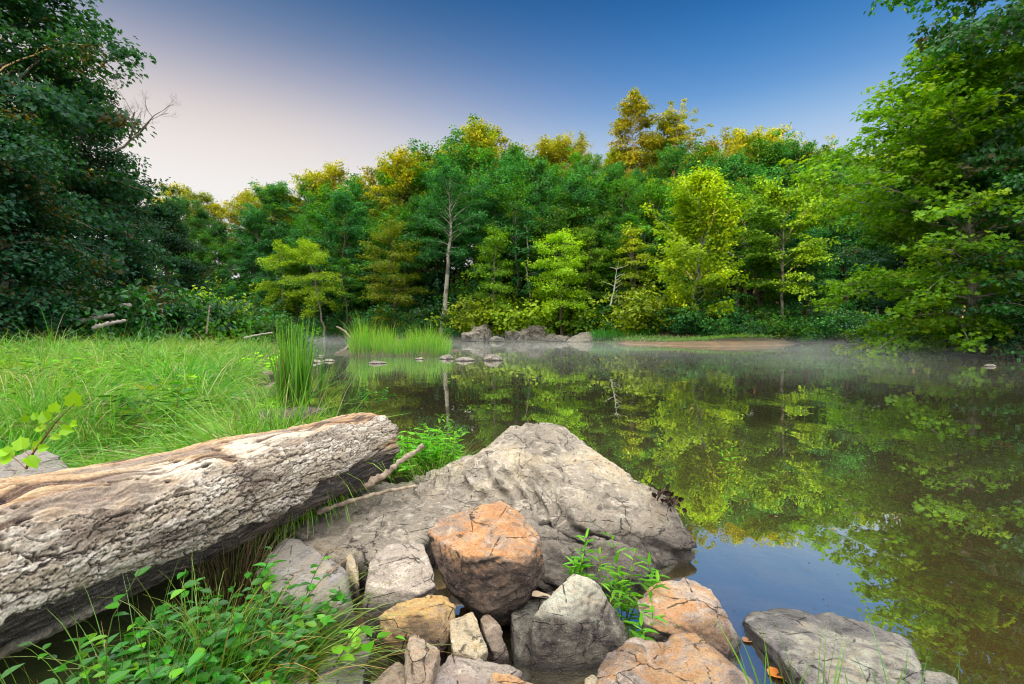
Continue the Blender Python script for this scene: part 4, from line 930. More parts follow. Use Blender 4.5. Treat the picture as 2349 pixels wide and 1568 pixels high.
tall('maple', 42, 900, 62, 520, L_olive, B_brown, 'olive-yellow tree with layered branches left of the long pale trunk', h=14, cr=3.6, base=.08, n1=34, n2=4, lsize=.19, per=32, spray=.7, flat=.5, els=(8, 35, 66), shape='column', trunk_r=.14)
tall('maple', 43, 1130, 56, 532, L_spring, B_grey, 'slender fresh-green tree right of the long pale trunk', h=11, cr=2.3, base=.15, n1=26, n2=4, lsize=.18, per=32, spray=.65, flat=.5, els=(10, 35, 66), shape='column', trunk_r=.1)
tall('maple', 44, 1213, 58, 478, L_blue, B_pale, 'tall thin-trunked tree with a narrow open crown behind the centre bushes', h=15, cr=2.0, base=.4, n1=22, n2=3, lsize=.24, per=22, spray=.6, flat=.25, shape='column', trunk_r=.11, gap=.2)
tall('maple', 45, 1288, 54, 543, L_bright, B_brown, 'glowing yellow-green tree with layered sprays above the rocky far bank', h=11, cr=3.4, base=.32, n1=24, n2=5, lsize=.19, per=34, spray=.75, flat=.45, els=(10, 35, 66), trunk_r=.13, gap=.1)
tall('maple', 46, 1345, 57, 525, L_spring, B_brown, 'bright green layered tree behind and right of the glowing yellow-green one', h=13, cr=3.3, base=.3, n1=26, n2=4, lsize=.19, per=32, spray=.7, flat=.45, els=(10, 35, 66), trunk_r=.12)
tall('maple', 47, 1468, 53, 520, L_olive, B_brown, 'dull olive tree close left of the large bright sycamore', h=13, cr=2.3, base=.35, n1=24, n2=4, lsize=.22, per=24, spray=.6, flat=.3, shape='column', trunk_r=.12, gap=.1)
tall('sycamore', 48, 1602, 46, 428, L_bright, B_pale, 'large bright yellow-green sycamore standing over the sand bar', 1.12, h=16.5, cr=6.2, base=.05, shape='round', n1=52, n2=6, leaf='oak', lsize=.32, per=22, spray=.62, flat=.8, trunk_r=.2, up=.10, droop=.05, gap=.22, els=(18, 42, 70))
tall('birch', 49, 1800, 48, 448, L_spring, B_pale, 'yellow-green tree with a pale forking trunk right of the big bright sycamore', h=14, cr=4.0, base=.30, shape='vase', n1=34, n2=6, els=(25, 42, 65), leaf='oak', lsize=.26, per=20, spray=.7, flat=.22, trunk_r=.15, lean=(.02, 0))
tall('maple', 50, 1850, 50, 560, L_blue, B_brown, 'dim blue-green tree filling the gap under the forking-trunk tree', h=11, cr=3.6, base=.05, n1=30, n2=5, lsize=.24, per=22, spray=.7)
tall('maple', 51, 1740, 50, 560, L_mid, B_brown, 'shaded green tree between the bright sycamore and the forking-trunk tree', h=11, cr=3.0, base=.05, n1=28, n2=5, lsize=.24, per=22, spray=.7)

# right bank: the big sycamore hanging over the water
x0 = (2248-CX)/F*25.5
pr = tree_parts('river_sycamore', 60, 16.0, 7.2, .05, 'column', 84, 7, 'lobed', .21, 26, .60, (-.15, -.03), .14, .28, .65, bias=(-1, -.35, .22), gap=.03, els=(4, 30, 64))
tree('sycamore_tree', pr, L_syc, B_pale, (x0, 25.5, float(height(x0, 25.5)[0])), 0, (.95, .95, .80), 'great green sycamore on the right bank with its lowest branches hanging to the water', 'tree')
pr = tree_parts('river_sycamore_b', 61, 24, 6.4, .30, 'round', 46, 7, 'lobed', .24, 20, .80, (-.03, -.02), .25, .30, .35, gap=.12)
x1 = (2425-CX)/F*23; tree('sycamore_tree', pr, L_dark2, B_pale, (x1, 23.0, float(height(x1, 23.0)[0])), 0, 1.0, 'tall dark tree rising out of the picture at the upper right corner', 'tree')
pr = tree_parts('bank_maple', 62, 9, 3.4, .05, 'round', 24, 5, 'oak', .22, 20, .6, (-.1, -.1), .3, .14)
x2 = (2352-CX)/F*20.5; tree('maple_tree', pr, L_dark2, B_grey, (x2+1.2, 20.8, float(height(x2+1.2, 20.8)[0])), 0, .8, 'shadowy small tree at the right edge with twigs drooping to the bank', 'tree')
for k, (px, d, s) in enumerate([(2060, 38, .8), (2150, 36, .9), (2230, 33, .9), (2320, 31, .95), (2400, 28, .9)]):
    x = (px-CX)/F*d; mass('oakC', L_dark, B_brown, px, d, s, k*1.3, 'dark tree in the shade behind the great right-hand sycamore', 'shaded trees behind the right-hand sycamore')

# left side: the dark trees over the meadow
def left_tree(seed, px, d, ytop, label, **kw):
    base = dict(h=20, cr=6.5, base=.12, shape='round', n1=54, n2=7, leaf='oak', lsize=.21, per=30, spray=.80, flat=.65, els=(6, 34, 68), trunk_r=.3, droop=.3); base.update(kw)
    return place(tree_parts('dark_tree', seed, **base), L_dark, B_grey, px, d, top_scale(px, ytop, d, base['h']), label, name='dark_tree')
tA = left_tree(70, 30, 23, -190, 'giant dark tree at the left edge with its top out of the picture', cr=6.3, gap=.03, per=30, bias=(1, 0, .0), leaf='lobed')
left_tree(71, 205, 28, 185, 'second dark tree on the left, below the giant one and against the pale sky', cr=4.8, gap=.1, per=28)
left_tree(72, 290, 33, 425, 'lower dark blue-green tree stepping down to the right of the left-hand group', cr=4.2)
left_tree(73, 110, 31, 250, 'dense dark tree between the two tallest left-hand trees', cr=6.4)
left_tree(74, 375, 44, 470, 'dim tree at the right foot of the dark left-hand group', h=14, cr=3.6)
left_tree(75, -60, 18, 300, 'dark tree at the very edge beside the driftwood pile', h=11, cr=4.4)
# dead limb reaching out of the dark trees
def twiggy(p0, d0, ln, r, depth, rs, g, spread=.5):
    lp = curve(p0, d0, ln, 5, rs, -.04, .10); g.add(*tube(lp, np.linspace(r, r*.55, 6), 5 if depth > 2 else 3))
    if depth == 0: return
    for k in range(3 if depth > 1 else 4):
        f = rs.uniform(.35, 1.0); i = min(4, int(f*5)); q = lp[i]+(lp[i+1]-lp[i])*(f*5-i if f < 1 else 1)
        d = unit((lp[i+1]-lp[i])[None])[0]+rs.normal(0, spread, 3)+np.array([0, 0, .15]); twiggy(q, unit(d[None])[0], ln*rs.uniform(.45, .7), r*.5, depth-1, rs, g, spread)
g = Geo(); rs = np.random.RandomState(8); q0 = P(262, 345, 23)
twiggy(q0, unit(np.array([[.78, 0, .55]]))[0], 2.3, .06, 6, rs, g, .40)
o = put('dead_limb', g.mesh('dead_limb', True), B_grey, tA); o['label'] = 'bare twiggy dead limb sticking out to the right'
o.matrix_parent_inverse = tA.matrix_basis.inverted()

# ---------------------------------------------------------------- shrubs
bushA = bush_parts('bush_a', 81, 1.5, 1.8, 130, 24, 'oak', .15, .34)
bushB = bush_parts('bush_b', 82, 1.3, 2.4, 120, 24, 'oval', .15, .34)
bushC = bush_parts('bush_c', 83, 1.7, 1.4, 150, 26, 'diamond', .16, .32)
bproto = {}
def bush(parts, lm, px, d, sc, label, group=None, z=None, name='shrub'):
    x = (px-CX)/F*d; z = float(height(x, d)[0]) if z is None else z; key = (parts[1].name, lm.name); rz = RS.uniform(0, 6.28)
    if key not in bproto:
        if parts[1].materials: parts = (parts[0].copy(), parts[1].copy()); parts[0].materials.clear(); parts[1].materials.clear()
        e = tree(name, parts, lm, B_brown, (x, d, z), rz, sc, label, 'shrub', group, 'stems', 'foliage'); bproto[key] = e; return e
    c = copy_thing(bproto[key], (x, d, z), rz, sc); c['label'] = label
    if group: c['group'] = group
    elif 'group' in c: del c['group']
    return c
# understorey along the far waterline
for px in np.arange(690, 2000, 26):
    for row in range(2):
        q = px+RS.uniform(-14, 14)
        if 995 < q < 1040: continue
        d0 = float(np.interp(q, [690, 1050, 1400, 1500, 1620, 1800, 1950, 2000], [72.5, 55, 53.5, 47.5, 43.0, 45.5, 52, 53])); d = d0+.6+row*3.2+RS.uniform(0, 1.6)
        lm = [L_mid, L_dark2, L_blue, L_dark2][RS.randint(4)]
        if 1060 < q < 1420: d += 3.2
        if 1150 < q < 1420 and RS.rand() < .6: lm = [L_mid, L_spring, L_olive][RS.randint(3)]
        bush([bushA, bushB, bushC][RS.randint(3)], lm, q, d, RS.uniform(.8, 1.5)+row*.5, 'green shrub in the thicket along the far waterline', 'shrubs lining the far waterline')
for off, sc_ in ((9, 2.6), (17, 3.2), (24, 3.4)):
    for px in np.arange(425, 1560 if off < 24 else 1000, 46):
        q = px+RS.uniform(-18, 18); d = bank_y(q)+off+RS.uniform(-2, 2)
        bush([bushA, bushB, bushC][RS.randint(3)], [L_dark2, L_mid, L_dark][RS.randint(3)], q, d, sc_*RS.uniform(.85, 1.2), 'dim undergrowth shrub between the trunks of the far wood', 'undergrowth on the wooded slope')
bush(bushB, L_olive, 1085, 56.5, 2.4, 'rounded olive-yellow shrub at the left end of the rocky far bank')
bush(bushA, L_olive, 1160, 57.0, 2.5, 'yellowish shrub above the rocks, right of the rounded olive one')
bush(bushC, L_bright, 1205, 58, 3.0, 'bright yellow-green bush on the far bank left of the glowing tree')
bush(bushB, L_bright, 1245, 58, 2.8, 'tall yellow-green bush directly left of the glowing tree trunk')
bush(bushA, L_spring, 1330, 56.5, 2.5, 'fresh green bush over the middle of the rocky bank')
bush(bushB, L_olive, 1465, 49.5, 2.5, 'dark olive bush left of the foot of the bright sycamore')
bush(bushC, L_mid, 1375, 55.6, 2.4, 'green bush under the dead white snag')
for k, (px, d, s) in enumerate([(1975, 52, 1.6), (2030, 42, 1.5), (2090, 35, 1.3), (2150, 31, 1.2), (2215, 29.5, 1.0), (2290, 25, .8), (2340, 22.8, .7), (1920, 53, 1.8), (2390, 20.5, .8)]):
    bush([bushA, bushC][k % 2], L_dark, px, d, s, 'dark shrub in the shade along the right-hand bank', 'shrubs shaded by the right-hand sycamore')
# broken shrubs at the back of the meadow
LG = 'leafy shrubs along the back of the meadow'
for k, px in enumerate(np.arange(-60, 700, 38)):
    q = px+RS.uniform(-12, 12); d = float(np.interp(q, [-60, 200, 450, 700], [19, 22, 25, 30]))+RS.uniform(0, 3)
    h = float(np.interp(q, [-60, 150, 250, 330, 470, 560, 640, 700], [2.0, 2.4, 2.2, 2.0, 2.2, 1.9, 1.5, .9]))
    bush([bushB, bushA][k % 2], L_dark2 if k % 3 else L_mid, q, d, h*RS.uniform(.62, .8), 'dark green leafy shrub in the row at the back of the meadow', LG)
for k, px in enumerate(np.arange(-40, 480, 60)):
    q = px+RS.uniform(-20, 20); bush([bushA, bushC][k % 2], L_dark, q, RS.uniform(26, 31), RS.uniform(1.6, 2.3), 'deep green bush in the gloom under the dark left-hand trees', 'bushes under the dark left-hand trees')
bush(bushB, L_bright, 455, 33, 1.9, 'yellow-green bush glowing behind the meadow shrubs')
for k, px in enumerate((450, 560, 610)):
    bush(bushC, L_mid, px, 42+4*k, 2.0, 'mid-green bush behind the meadow, before the far woods', 'bushes between the meadow and the far woods')

# ---------------------------------------------------------------- dead wood
snag_m = simple_mat('bleached_wood', (0.60, 0.58, 0.46), (0.42, 0.42, 0.32), 4, .9, .3)
g = Geo(); rs = np.random.RandomState(4)
main = np.array([P(1400, 700, 53), P(1408, 668, 53), P(1412, 640, 53), P(1418, 600, 53)]); tt = np.linspace(0, 1, 14)
pth = np.stack([np.interp(tt, [0, .33, .66, 1], main[:, c]) for c in range(3)], 1)+rs.normal(0, .03, (14, 3)); g.add(*tube(pth, np.linspace(.12, .02, 14), 6))
for k in range(11):
    i = rs.randint(2, 12); d = np.array([rs.choice([-1, 1])*1.0, rs.normal(0, .4), rs.uniform(.1, .9)]); lp = curve(pth[i], unit(d[None])[0], rs.uniform(.5, 1.6), 5, rs, 0, .2); g.add(*tube(lp, np.linspace(.045, .012, 6), 4))
o = put('dead_snag', g.mesh('dead_snag', True), snag_m); tag(o, 'bleached dead snag with short broken branches on the far bank', 'snag')
for k, (a, b, d, r, lab) in enumerate([((62, 742), (175, 728), 20, .16, 'pale bleached drift log lying low at the far left behind the meadow grass'), ((120, 722), (300, 700), 22, .13, 'long thin bleached drift log slanting up behind the meadow shrubs'),
                                      ((180, 738), (262, 722), 21, .12, 'short pale drift log between the meadow shrubs'), ((20, 700), (120, 735), 21.5, .10, 'drift branch leaning on the pale logs at the far left'), ((210, 752), (290, 735), 19.5, .09, 'thin pale drift pole lowest among the meadow shrubs'), ((60, 712), (230, 742), 23, .12, 'grey drift log crossing behind the pale ones at far left')]):
    stick('drift_log', [P(*a, d), P((a[0]+b[0])/2, (a[1]+b[1])/2-2, d+.3), P(*b, d+.6)], r, r*.7, wood_grey, lab, 'drift log', 8, seed=20+k)
stick('dead_sapling', [P(474, 765, 22), P(477, 735, 22), P(481, 700, 22)], .045, .025, wood_pale, 'short pale dead stem standing among the meadow shrubs', 'dead stem', seed=31)
stick('leaning_dead_tree', [P(2, 690, 19), P(14, 640, 19.2), P(30, 590, 19.4)], .16, .08, wood_grey, 'pale leaning trunk at the extreme left edge behind the shrubs', 'trunk', seed=32)
stick('fallen_branch', [P(560, 774, 22), P(600, 766, 22.5), P(625, 762, 23)], .04, .025, wood_grey, 'pale fallen branch on the grass near the meadow tip', 'branch', seed=33)
stick('drift_branch', [P(772, 748, 62), P(790, 758, 60), P(806, 776, 58)], .09, .14, wood_pale, 'brown drift branch poking up behind the left end of the reed island', 'branch', seed=34)
g = Geo(); rs = np.random.RandomState(44); twiggy(np.array([-.2, 0, .5]), unit(np.array([[.6, 0, .5]]))[0], 1.2, .05, 3, rs, g, .6)
for k, (px, py, d, s) in enumerate([(90, 655, 19, 1.6), (55, 690, 18, 1.3), (590, 620, 30, .01)][:2]):
    pass
# ---------------------------------------------------------------- rocky foot of the far bank
rs = np.random.RandomState(9)
FR = [(1080, 770, 40, 24), (1098, 764, 30, 32), (1118, 756, 26, 30), (1140, 776, 36, 12), (1188, 772, 36, 26), (1206, 764, 30, 34), (1222, 758, 26, 26), (1242, 764, 34, 34), (1262, 774, 34, 20), (1290, 777, 40, 12), (1172, 766, 24, 20), (1380, 779, 34, 8)]
for k, (px, py, w, h) in enumerate(FR):
    d = 52.4+(782-py)*.05; s = w*1.1/F*d; H = h*1.0/F*d; c = P(px, py, d); V = []
    for m in range(14):
        a = rs.uniform(0, 6.3); zz = rs.uniform(-.5, .5); rr = math.sqrt(max(0, .25-zz*zz*.7))
        V.append((c[0]+math.cos(a)*rr*s*1.1, c[1]+math.sin(a)*rr*s*1.1, c[2]+zz*H*1.15))
    L = [((x/y*F+CX), (HY+(CH-z)/y*F), y) for x, y, z in V]
    stone('shore_rock', [L], M_far, 'pale lichen-spotted rock in the outcrop at the foot of the far bank', 'rock', 'rocks of the outcrop on the far bank', .05, 1, .14, .10, .12, 400+k, -.2, .9, 4.0, keep=9)
stone('shore_boulder', [[(1298, 781, 50.5), (1312, 770, 51), (1335, 760, 51.5), (1352, 758, 51.5), (1362, 766, 51.5), (1362, 780, 50.8), (1330, 783, 50)]], M_far, 'smooth domed tan boulder on the far waterline, right of the rocky outcrop', 'boulder', None, .05, 3, .05, .03, .03, 431, -.2, 1.05, 4.0, keep=0)

# ---------------------------------------------------------------- grass, reeds, herbs
G_meadow = blade_mat('meadow_blades', (0.010, 0.045, 0.004), (0.095, 0.34, 0.012), (0.30, 0.62, 0.045), (0.56, 0.50, 0.24), .10, .40)
G_reed = blade_mat('reed_blades', (0.12, 0.18, 0.015), (0.16, 0.46, 0.012), (0.30, 0.62, 0.03), (0.32, 0.30, 0.08), .05, .40)
G_cat = blade_mat('cattail_blades', (0.08, 0.15, 0.02), (0.06, 0.32, 0.012), (0.15, 0.48, 0.03), (0.34, 0.26, 0.07), .05, .35)
G_rush = blade_mat('rush_blades', (0.03, 0.12, 0.008), (0.09, 0.27, 0.010), (0.20, 0.30, 0.03), (0.42, 0.24, 0.05), .12, .30)
G_dark = blade_mat('dry_rush_blades', (0.02, 0.025, 0.01), (0.05, 0.06, 0.02), (0.16, 0.13, 0.06), (0.22, 0.15, 0.07), .4, .25)
rs = np.random.RandomState(101)
# meadow: tussocks of arching blades, thinning with distance; one mass of grass
T = []
while len(T) < 3900:
    d = 3.1+rs.rand()**1.55*26; px = rs.uniform(-260, 700); x = (px-CX)/F*d; T.append((x, d))
T = np.array(T); sd = shore_dist(T[:, 0], T[:, 1])
lgA = np.array([-.985, 3.42]); lgB = np.array([-1.735, 1.62]); n_ = np.array([-(lgB-lgA)[1], (lgB-lgA)[0]]); n_ = n_/np.linalg.norm(n_); side_ = (T-lgA)@n_
side_ = side_*(1 if ((np.array([-3, 4])-lgA)@n_) > 0 else -1)
k = (sd > .30) & (side_ > .32) & (T[:, 0] < -.9) & (rs.rand(len(T)) < .30+1.5*(pn(np.stack([T[:,0]*1.3, T[:,1]*1.0, 0*T[:,0]],1), 8)+.25)+(T[:, 1] > 9)*.35); T = T[k]; sd = sd[k]
tz = height(T[:, 0], T[:, 1]); M = len(T)
dist = T[:, 1]; nb = np.clip(95/np.sqrt(dist/3.2), 34, 95).astype(int)
nb = (nb*1.15).astype(int); rep = np.repeat(np.arange(M), nb); N = len(rep)
mound = .62+.75*fbm(np.stack([T[:, 0]*.8, T[:, 1]*.6, 0*dist], 1), 2, 7); hgt_t = np.clip(mound, .20, 1.25)*(.50+.26*sstep(3.5, 8, dist))*rs.uniform(.6, 1.4, M)
a = rs.uniform(0, 6.283, N); r = rs.rand(N)**.7*.15*(1+.10*dist[rep])
b = np.stack([T[rep, 0]+np.cos(a)*r, T[rep, 1]+np.sin(a)*r, tz[rep]-.02], 1)
wind = np.stack([pn(np.stack([T[:, 0]*.5, T[:, 1]*.5, 0*dist], 1), 3), pn(np.stack([T[:, 0]*.5, T[:, 1]*.5, 0*dist+9], 1), 4)], 1)*.9
dd = np.stack([np.cos(a)*.55+wind[rep, 0], np.sin(a)*.55+wind[rep, 1], np.ones(N)], 1)+rs.normal(0, .22, (N, 3))
V, Fq, K, hg = blades(b, dd, hgt_t[rep]*rs.uniform(.55, 1.35, N)*1.25, .0052*(1+.15*dist[rep])*rs.uniform(.4, 1.7, N), rs.uniform(.15, 1.5, N), rs, 5)
tc_ = np.clip(.5+.9*fbm(np.stack([T[:, 0]*.35, T[:, 1]*.3, 0*dist+5], 1), 2, 17)+rs.normal(0, .22, M), 0, 1); g = Geo(); g.add(V, Fq, rnd=np.repeat(rs.rand(N), K), clump=np.repeat(tc_[rep], K), hgt=hg)
grass = put('grass', g.mesh('grass'), G_meadow); tag(grass, 'lush tall green meadow grass covering the left bank', 'grass', kind='stuff')
print('grass blades', N)

# reed island
rs = np.random.RandomState(5); N = 2600
px = rs.uniform(806, 1030, N); dd_ = 1442/(rs.uniform(795, 818, N)-755)
b = np.stack([(px-CX)/F*dd_, dd_, np.full(N, -.05)], 1)
hh = 1.75*(.72+.9*pn(np.stack([px*.02, dd_*.1, 0*px], 1), 5))*rs.uniform(.55, 1.35, N)*np.interp(px, [806, 820, 1000, 1030], [.75, 1, 1, .7])
V, Fq, K, hg = blades(b, np.stack([rs.normal(0, .14, N)-.1*(px < 830)+.14*(px > 1000), rs.normal(0, .14, N), np.ones(N)], 1), hh, .035*rs.uniform(.6, 1.2, N), rs.uniform(.02, .40, N), rs, 5)
g = Geo(); g.add(V, Fq, rnd=np.repeat(rs.rand(N), K), clump=np.repeat(rs.rand(N), K), hgt=hg)
ri = empty('reed_bed', (np.median(b[:, 0]), np.median(b[:, 1]), 0)); tag(ri, 'dense bed of bright green reeds standing as an island in the river', 'reeds')
o = put('reed_blades', g.mesh('reed_blades'), G_reed, ri); o['kind'] = 'stuff'; o.matrix_parent_inverse = ri.matrix_basis.inverted() if ri.matrix_basis else o.matrix_parent_inverse
Vm = []; 
mu = np.linspace(0, 2*np.pi, 28, endpoint=False); cx_, cy_ = np.mean(b[:, 0]), np.mean(b[:, 1])
mound_v = np.concatenate([np.stack([cx_+np.cos(mu)*r_*3.4*(1+.08*np.sin(mu*5)), cy_+np.sin(mu)*r_*5.2, np.full(28, z_)], 1) for r_, z_ in ((1.12, -.15), (1.0, .02), (.8, .10), (.4, .15))]+[np.array([[cx_, cy_, .16]])])
mi = np.arange(112).reshape(4, 28); mj = np.roll(mi, -1, 1)
o = put('mud_base', make_mesh('mud_base', mound_v, [np.stack([mi[:-1], mj[:-1], mj[1:], mi[1:]], -1).reshape(-1, 4), np.stack([mi[3], mj[3], np.full(28, 112)], -1)], True), simple_mat('mud', (0.10, 0.075, 0.045), (0.05, 0.05, 0.02), 6), ri); o.matrix_parent_inverse = ri.matrix_basis.inverted()
def tuft(name, px, py, d, mesh, mat, label, cat, group=None, z=None, sc=1.0):
    p = P(px, py, d)
    if z is not None: p[2] = z
    o = put(name, mesh, mat, loc=p); o.scale = (sc, sc, sc); tag(o, label, cat, group); return o
g_ = G(676, 934, .0)
tuft('cattail_clump', 676, 934, g_[1], tuft_mesh('cattail', 12, 150, .23, 1.5, .040, .10, .06), G_cat, 'tall clump of upright cattail blades standing in the shallows behind the log', 'cattails', z=0.0)
tuft('cattail_clump', 735, 905, G(735, 905)[1], tuft_mesh('cattail_b', 13, 22, .10, 1.15, .022, .26, .12, lean=(.18, 0)), G_cat, 'thin sparse cattail tuft leaning right beside the tall clump', 'cattails', z=0.0)
far_reed = tuft_mesh('far_reed', 14, 260, 1.0, 1.6, .06, .5, .5)
for k, (px, d) in enumerate([(1385, 49.5), (1410, 49), (1435, 48.5), (1460, 48), (1482, 48)]):
    tuft('reed_tuft', px, 780, d, far_reed if k == 0 else far_reed, G_cat, 'dark green reed tuft on the far shore left of the sand bar', 'reeds', 'reed tufts on the far shore', z=.1)
# low green edging on far shore
rs = np.random.RandomState(55); N = 5200; px = rs.uniform(1350, 1780, N); d0 = np.interp(px, [1350, 1450, 1620, 1780], [50.5, 43.5, 39.5, 43.5])+rs.uniform(0, 3.5, N)
x = (px-CX)/F*d0; b = np.stack([x, d0, height(x, d0)-.02], 1)
V, Fq, K, hg = blades(b, np.stack([rs.normal(0, .5, N), rs.normal(0, .5, N), np.ones(N)], 1), rs.uniform(.15, .5, N), .05, .5, rs, 3)
g = Geo(); g.add(V, Fq, rnd=np.repeat(rs.rand(N), K), clump=np.repeat(rs.rand(N), K), hgt=hg); o = put('bank_grass', g.mesh('bank_grass'), G_meadow); tag(o, 'low green ground cover behind the sand bar', 'grass', kind='stuff')

# herbs with stems and leaves
def herb_parts(name, seed, n=30, h=.3, r=.15, leaf='lance', lsize=.05, per=14, spread=.35, whorl=False, lean=(0, 0), wid=1.0, lz=.5, base_free=.15):
    rs = np.random.RandomState(seed); st = Geo(); lv = Geo(); Ps, Fw, Nr = [], [], []
    for i in range(n):
        a = rs.uniform(0, 6.28); q = np.array([math.cos(a)*r*rs.rand()**.5, math.sin(a)*r*rs.rand()**.5, -.02])
        lp = curve(q, unit(np.array([[q[0]/max(r, .01)*spread+lean[0], q[1]/max(r, .01)*spread+lean[1], 1.0]]))[0], h*rs.uniform(.5, 1.1), 8, rs, .25*spread, .09)
        st.add(*tube(lp, np.linspace(.0028, .0012, 9), 4))
        for k in range(per):
            s = base_free+(1-base_free)*(k+rs.rand()*.5)/per; j = min(7, int(s*8)); p = lp[j]+(lp[j+1]-lp[j])*(s*8-j)
            az = k*2.4+rs.uniform(-.4, .4) if not whorl else (k//3)*1.1+(k % 3)*2.09
            Ps.append(p); Fw.append((math.cos(az), math.sin(az), lz*rs.uniform(.2, 1.3))); Nr.append((-math.cos(az)*lz, -math.sin(az)*lz, 1.0))
    Ps, Fw, Nr = np.array(Ps), np.array(Fw), np.array(Nr)+rs.normal(0, .2, (len(Ps), 3)); N = len(Ps)
    V, Fs, k = leaves(Ps, Fw, Nr, lsize*rs.uniform(.6, 1.2, N), leaf, wid=wid); lv.add(V, Fs, rnd=np.repeat(rs.rand(N), k), clump=np.repeat(rs.rand(N), k))
    return st.mesh(name+'_stems', True), lv.mesh(name+'_leaves')
L_weed = leaf_mat('weed_leaves', (0.012, 0.09, 0.005), (0.035, 0.20, 0.008), (0.09, 0.36, 0.015), (0.22, 0.44, 0.02), .08, trans=.4, gloss=.03)
L_herb = leaf_mat('herb_leaves', (0.06, 0.28, 0.008), (0.14, 0.46, 0.015), (0.32, 0.62, 0.04), trans=.45)
L_sap = leaf_mat('sapling_leaves', (0.20, 0.50, 0.006), (0.30, 0.62, 0.010), (0.42, 0.72, 0.02), trans=.35)
S_green = simple_mat('green_stem', (0.10, 0.20, 0.03), (0.18, 0.16, 0.05), 20, .7, .1)
S_red = simple_mat('red_stem', (0.16, 0.07, 0.04), (0.22, 0.12, 0.06), 20, .7, .1)
def herb(name, parts, px, py, d, lm, sm, label, cat='plant', group=None, z=None, rz=0, sc=1.0):
    p = P(px, py, d)
    if z is not None: p[2] = z
    return tree(name, parts, lm, sm, tuple(p), rz, sc, label, cat, group, 'stems', 'leaves')
# weeds at bottom left, in front of the log
wd = [(300, 1500, 1.45), (380, 1470, 1.55), (470, 1480, 1.6), (560, 1450, 1.7), (420, 1560, 1.4), (540, 1560, 1.5), (250, 1590, 1.3), (620, 1500, 1.7)]
wp_ = [herb_parts('weed_%d' % k, 200+k, 22, .34, .13, 'oval', .043, 13, .5, lz=.45, wid=1.0) for k in range(3)]
wlab = ['broad-leaved weed deep in the shade under the log', 'leafy weed standing tallest in the bottom left patch', 'leafy weed left of the arching rush tuft', 'leafy weed leaning toward the rounded grey rock', 'low weed at the bottom edge below the tallest one', 'weed with pointed leaves at the foot of the rush tuft', 'dim broad-leaved weed in the bottom left corner', 'small weed right beside the rounded grey rock']
for k, (px, py, d) in enumerate(wd):
    pt = wp_[k % 3]
    if k > 2: pt = (pt[0].copy(), pt[1].copy()); pt[0].materials.clear(); pt[1].materials.clear()
    herb('leafy_weed', pt, px, py, d, L_weed, S_green, wlab[k], 'weed', 'green weeds in front of the log', z=.10, rz=k*1.1, sc=1.0+.15*(k == 1))
big = herb_parts('dark_broadleaf', 230, 9, .26, .12, 'oval', .085, 6, .6, lz=.25, wid=1.15)
herb('broadleaf_plant', big, 165, 1600, 1.25, L_weed, S_green, 'plant with the largest oval leaves, in the dark bottom left corner under the log', 'plant', z=.08)
vine = herb_parts('vine', 232, 1, .62, .01, 'oval', .05, 12, .1, lz=.35, wid=.9)
herb('climbing_stem', vine, 262, 1490, 1.30, L_weed, S_green, 'single thin twining stem climbing in front of the log bark', 'vine', z=.15)
sm_ = herb_parts('seedling', 233, 3, .16, .02, 'oval', .05, 5, .3, lz=.5)
herb('seedling', sm_, 598, 1275, 2.1, L_weed, S_green, 'small green seedling at the dark hollow under the log', 'seedling', z=.20)
sm2 = herb_parts('seedling_b', 234, 2, .22, .02, 'oval', .06, 6, .6, lz=.4, lean=(.5, 0))
herb('seedling', sm2, 770, 1475, 1.62, L_herb, S_red, 'small sprig with pointed leaves on a reddish stem over the ridged grey-brown block', 'seedling', z=.20)
# arching rushes
tuft('rush_tuft', 560, 1560, 1.55, tuft_mesh('rush', 15, 760, .17, .56, .0042, 1.0, .60, 8, lean=(.40, .15)), G_rush, 'big tuft of thin arching rush blades with orange tips at bottom left', 'rushes', z=.08)
tuft('rush_tuft', 330, 1590, 1.35, tuft_mesh('rush_b', 16, 170, .22, .52, .004, .5, .35, 8), G_rush, 'sparser upright rush blades among the bottom left weeds', 'rushes', z=.08)
tuft('dry_rush_tuft', 530, 1300, 2.25, tuft_mesh('rush_c', 17, 260, .10, .42, .004, .45, .25, 6), G_dark, 'dark dry rush tuft in the hollow beneath the log', 'rushes', z=.06)
# herbs behind the log end
hp = [herb_parts('bank_herb_%d' % k, 240+k, 26, .36, .17, 'lance', .075, 13, .35, wid=1.5) for k in range(2)]
for k, (px, py, d, s, lab) in enumerate([(955, 1075, 3.75, 1.0, 'dense bright herb clump hiding the tip of the grey stick behind the log end'), (1005, 1075, 3.85, .9, 'bright herb clump in the notch left of the boulder peak'), (930, 1040, 4.0, 1.05, 'tall herb clump touching the end of the log'), (985, 1020, 4.3, .95, 'leafy herb clump at the water behind the log end'), (1045, 1085, 3.7, .7, 'short herb clump against the left flank of the boulder')]):
    pt = hp[k % 2]
    if k > 1: pt = (pt[0].copy(), pt[1].copy()); pt[0].materials.clear(); pt[1].materials.clear()
    herb('bank_herb', pt, px, py, d, L_herb, S_green, lab, 'herb', 'herbs between the log end and the boulder', rz=k*1.3, sc=s, z=.20 if k < 2 else .1)
tall_h = herb_parts('tall_herb', 250, 5, .52, .12, 'lance', .06, 18, .35, wid=1.3, lz=1.2)
herb('tall_herb', tall_h, 985, 1040, 4.2, L_herb, S_green, 'loose tall leafy stems rising highest behind the log end against the water', 'herb', z=.12)
tuft('grass_tuft', 1000, 1080, 3.6, tuft_mesh('gt1', 18, 190, .22, .40, .004, .7, .45, 6), G_meadow, 'fine grass tuft among the herbs left of the boulder peak', 'grass tuft', z=.18)
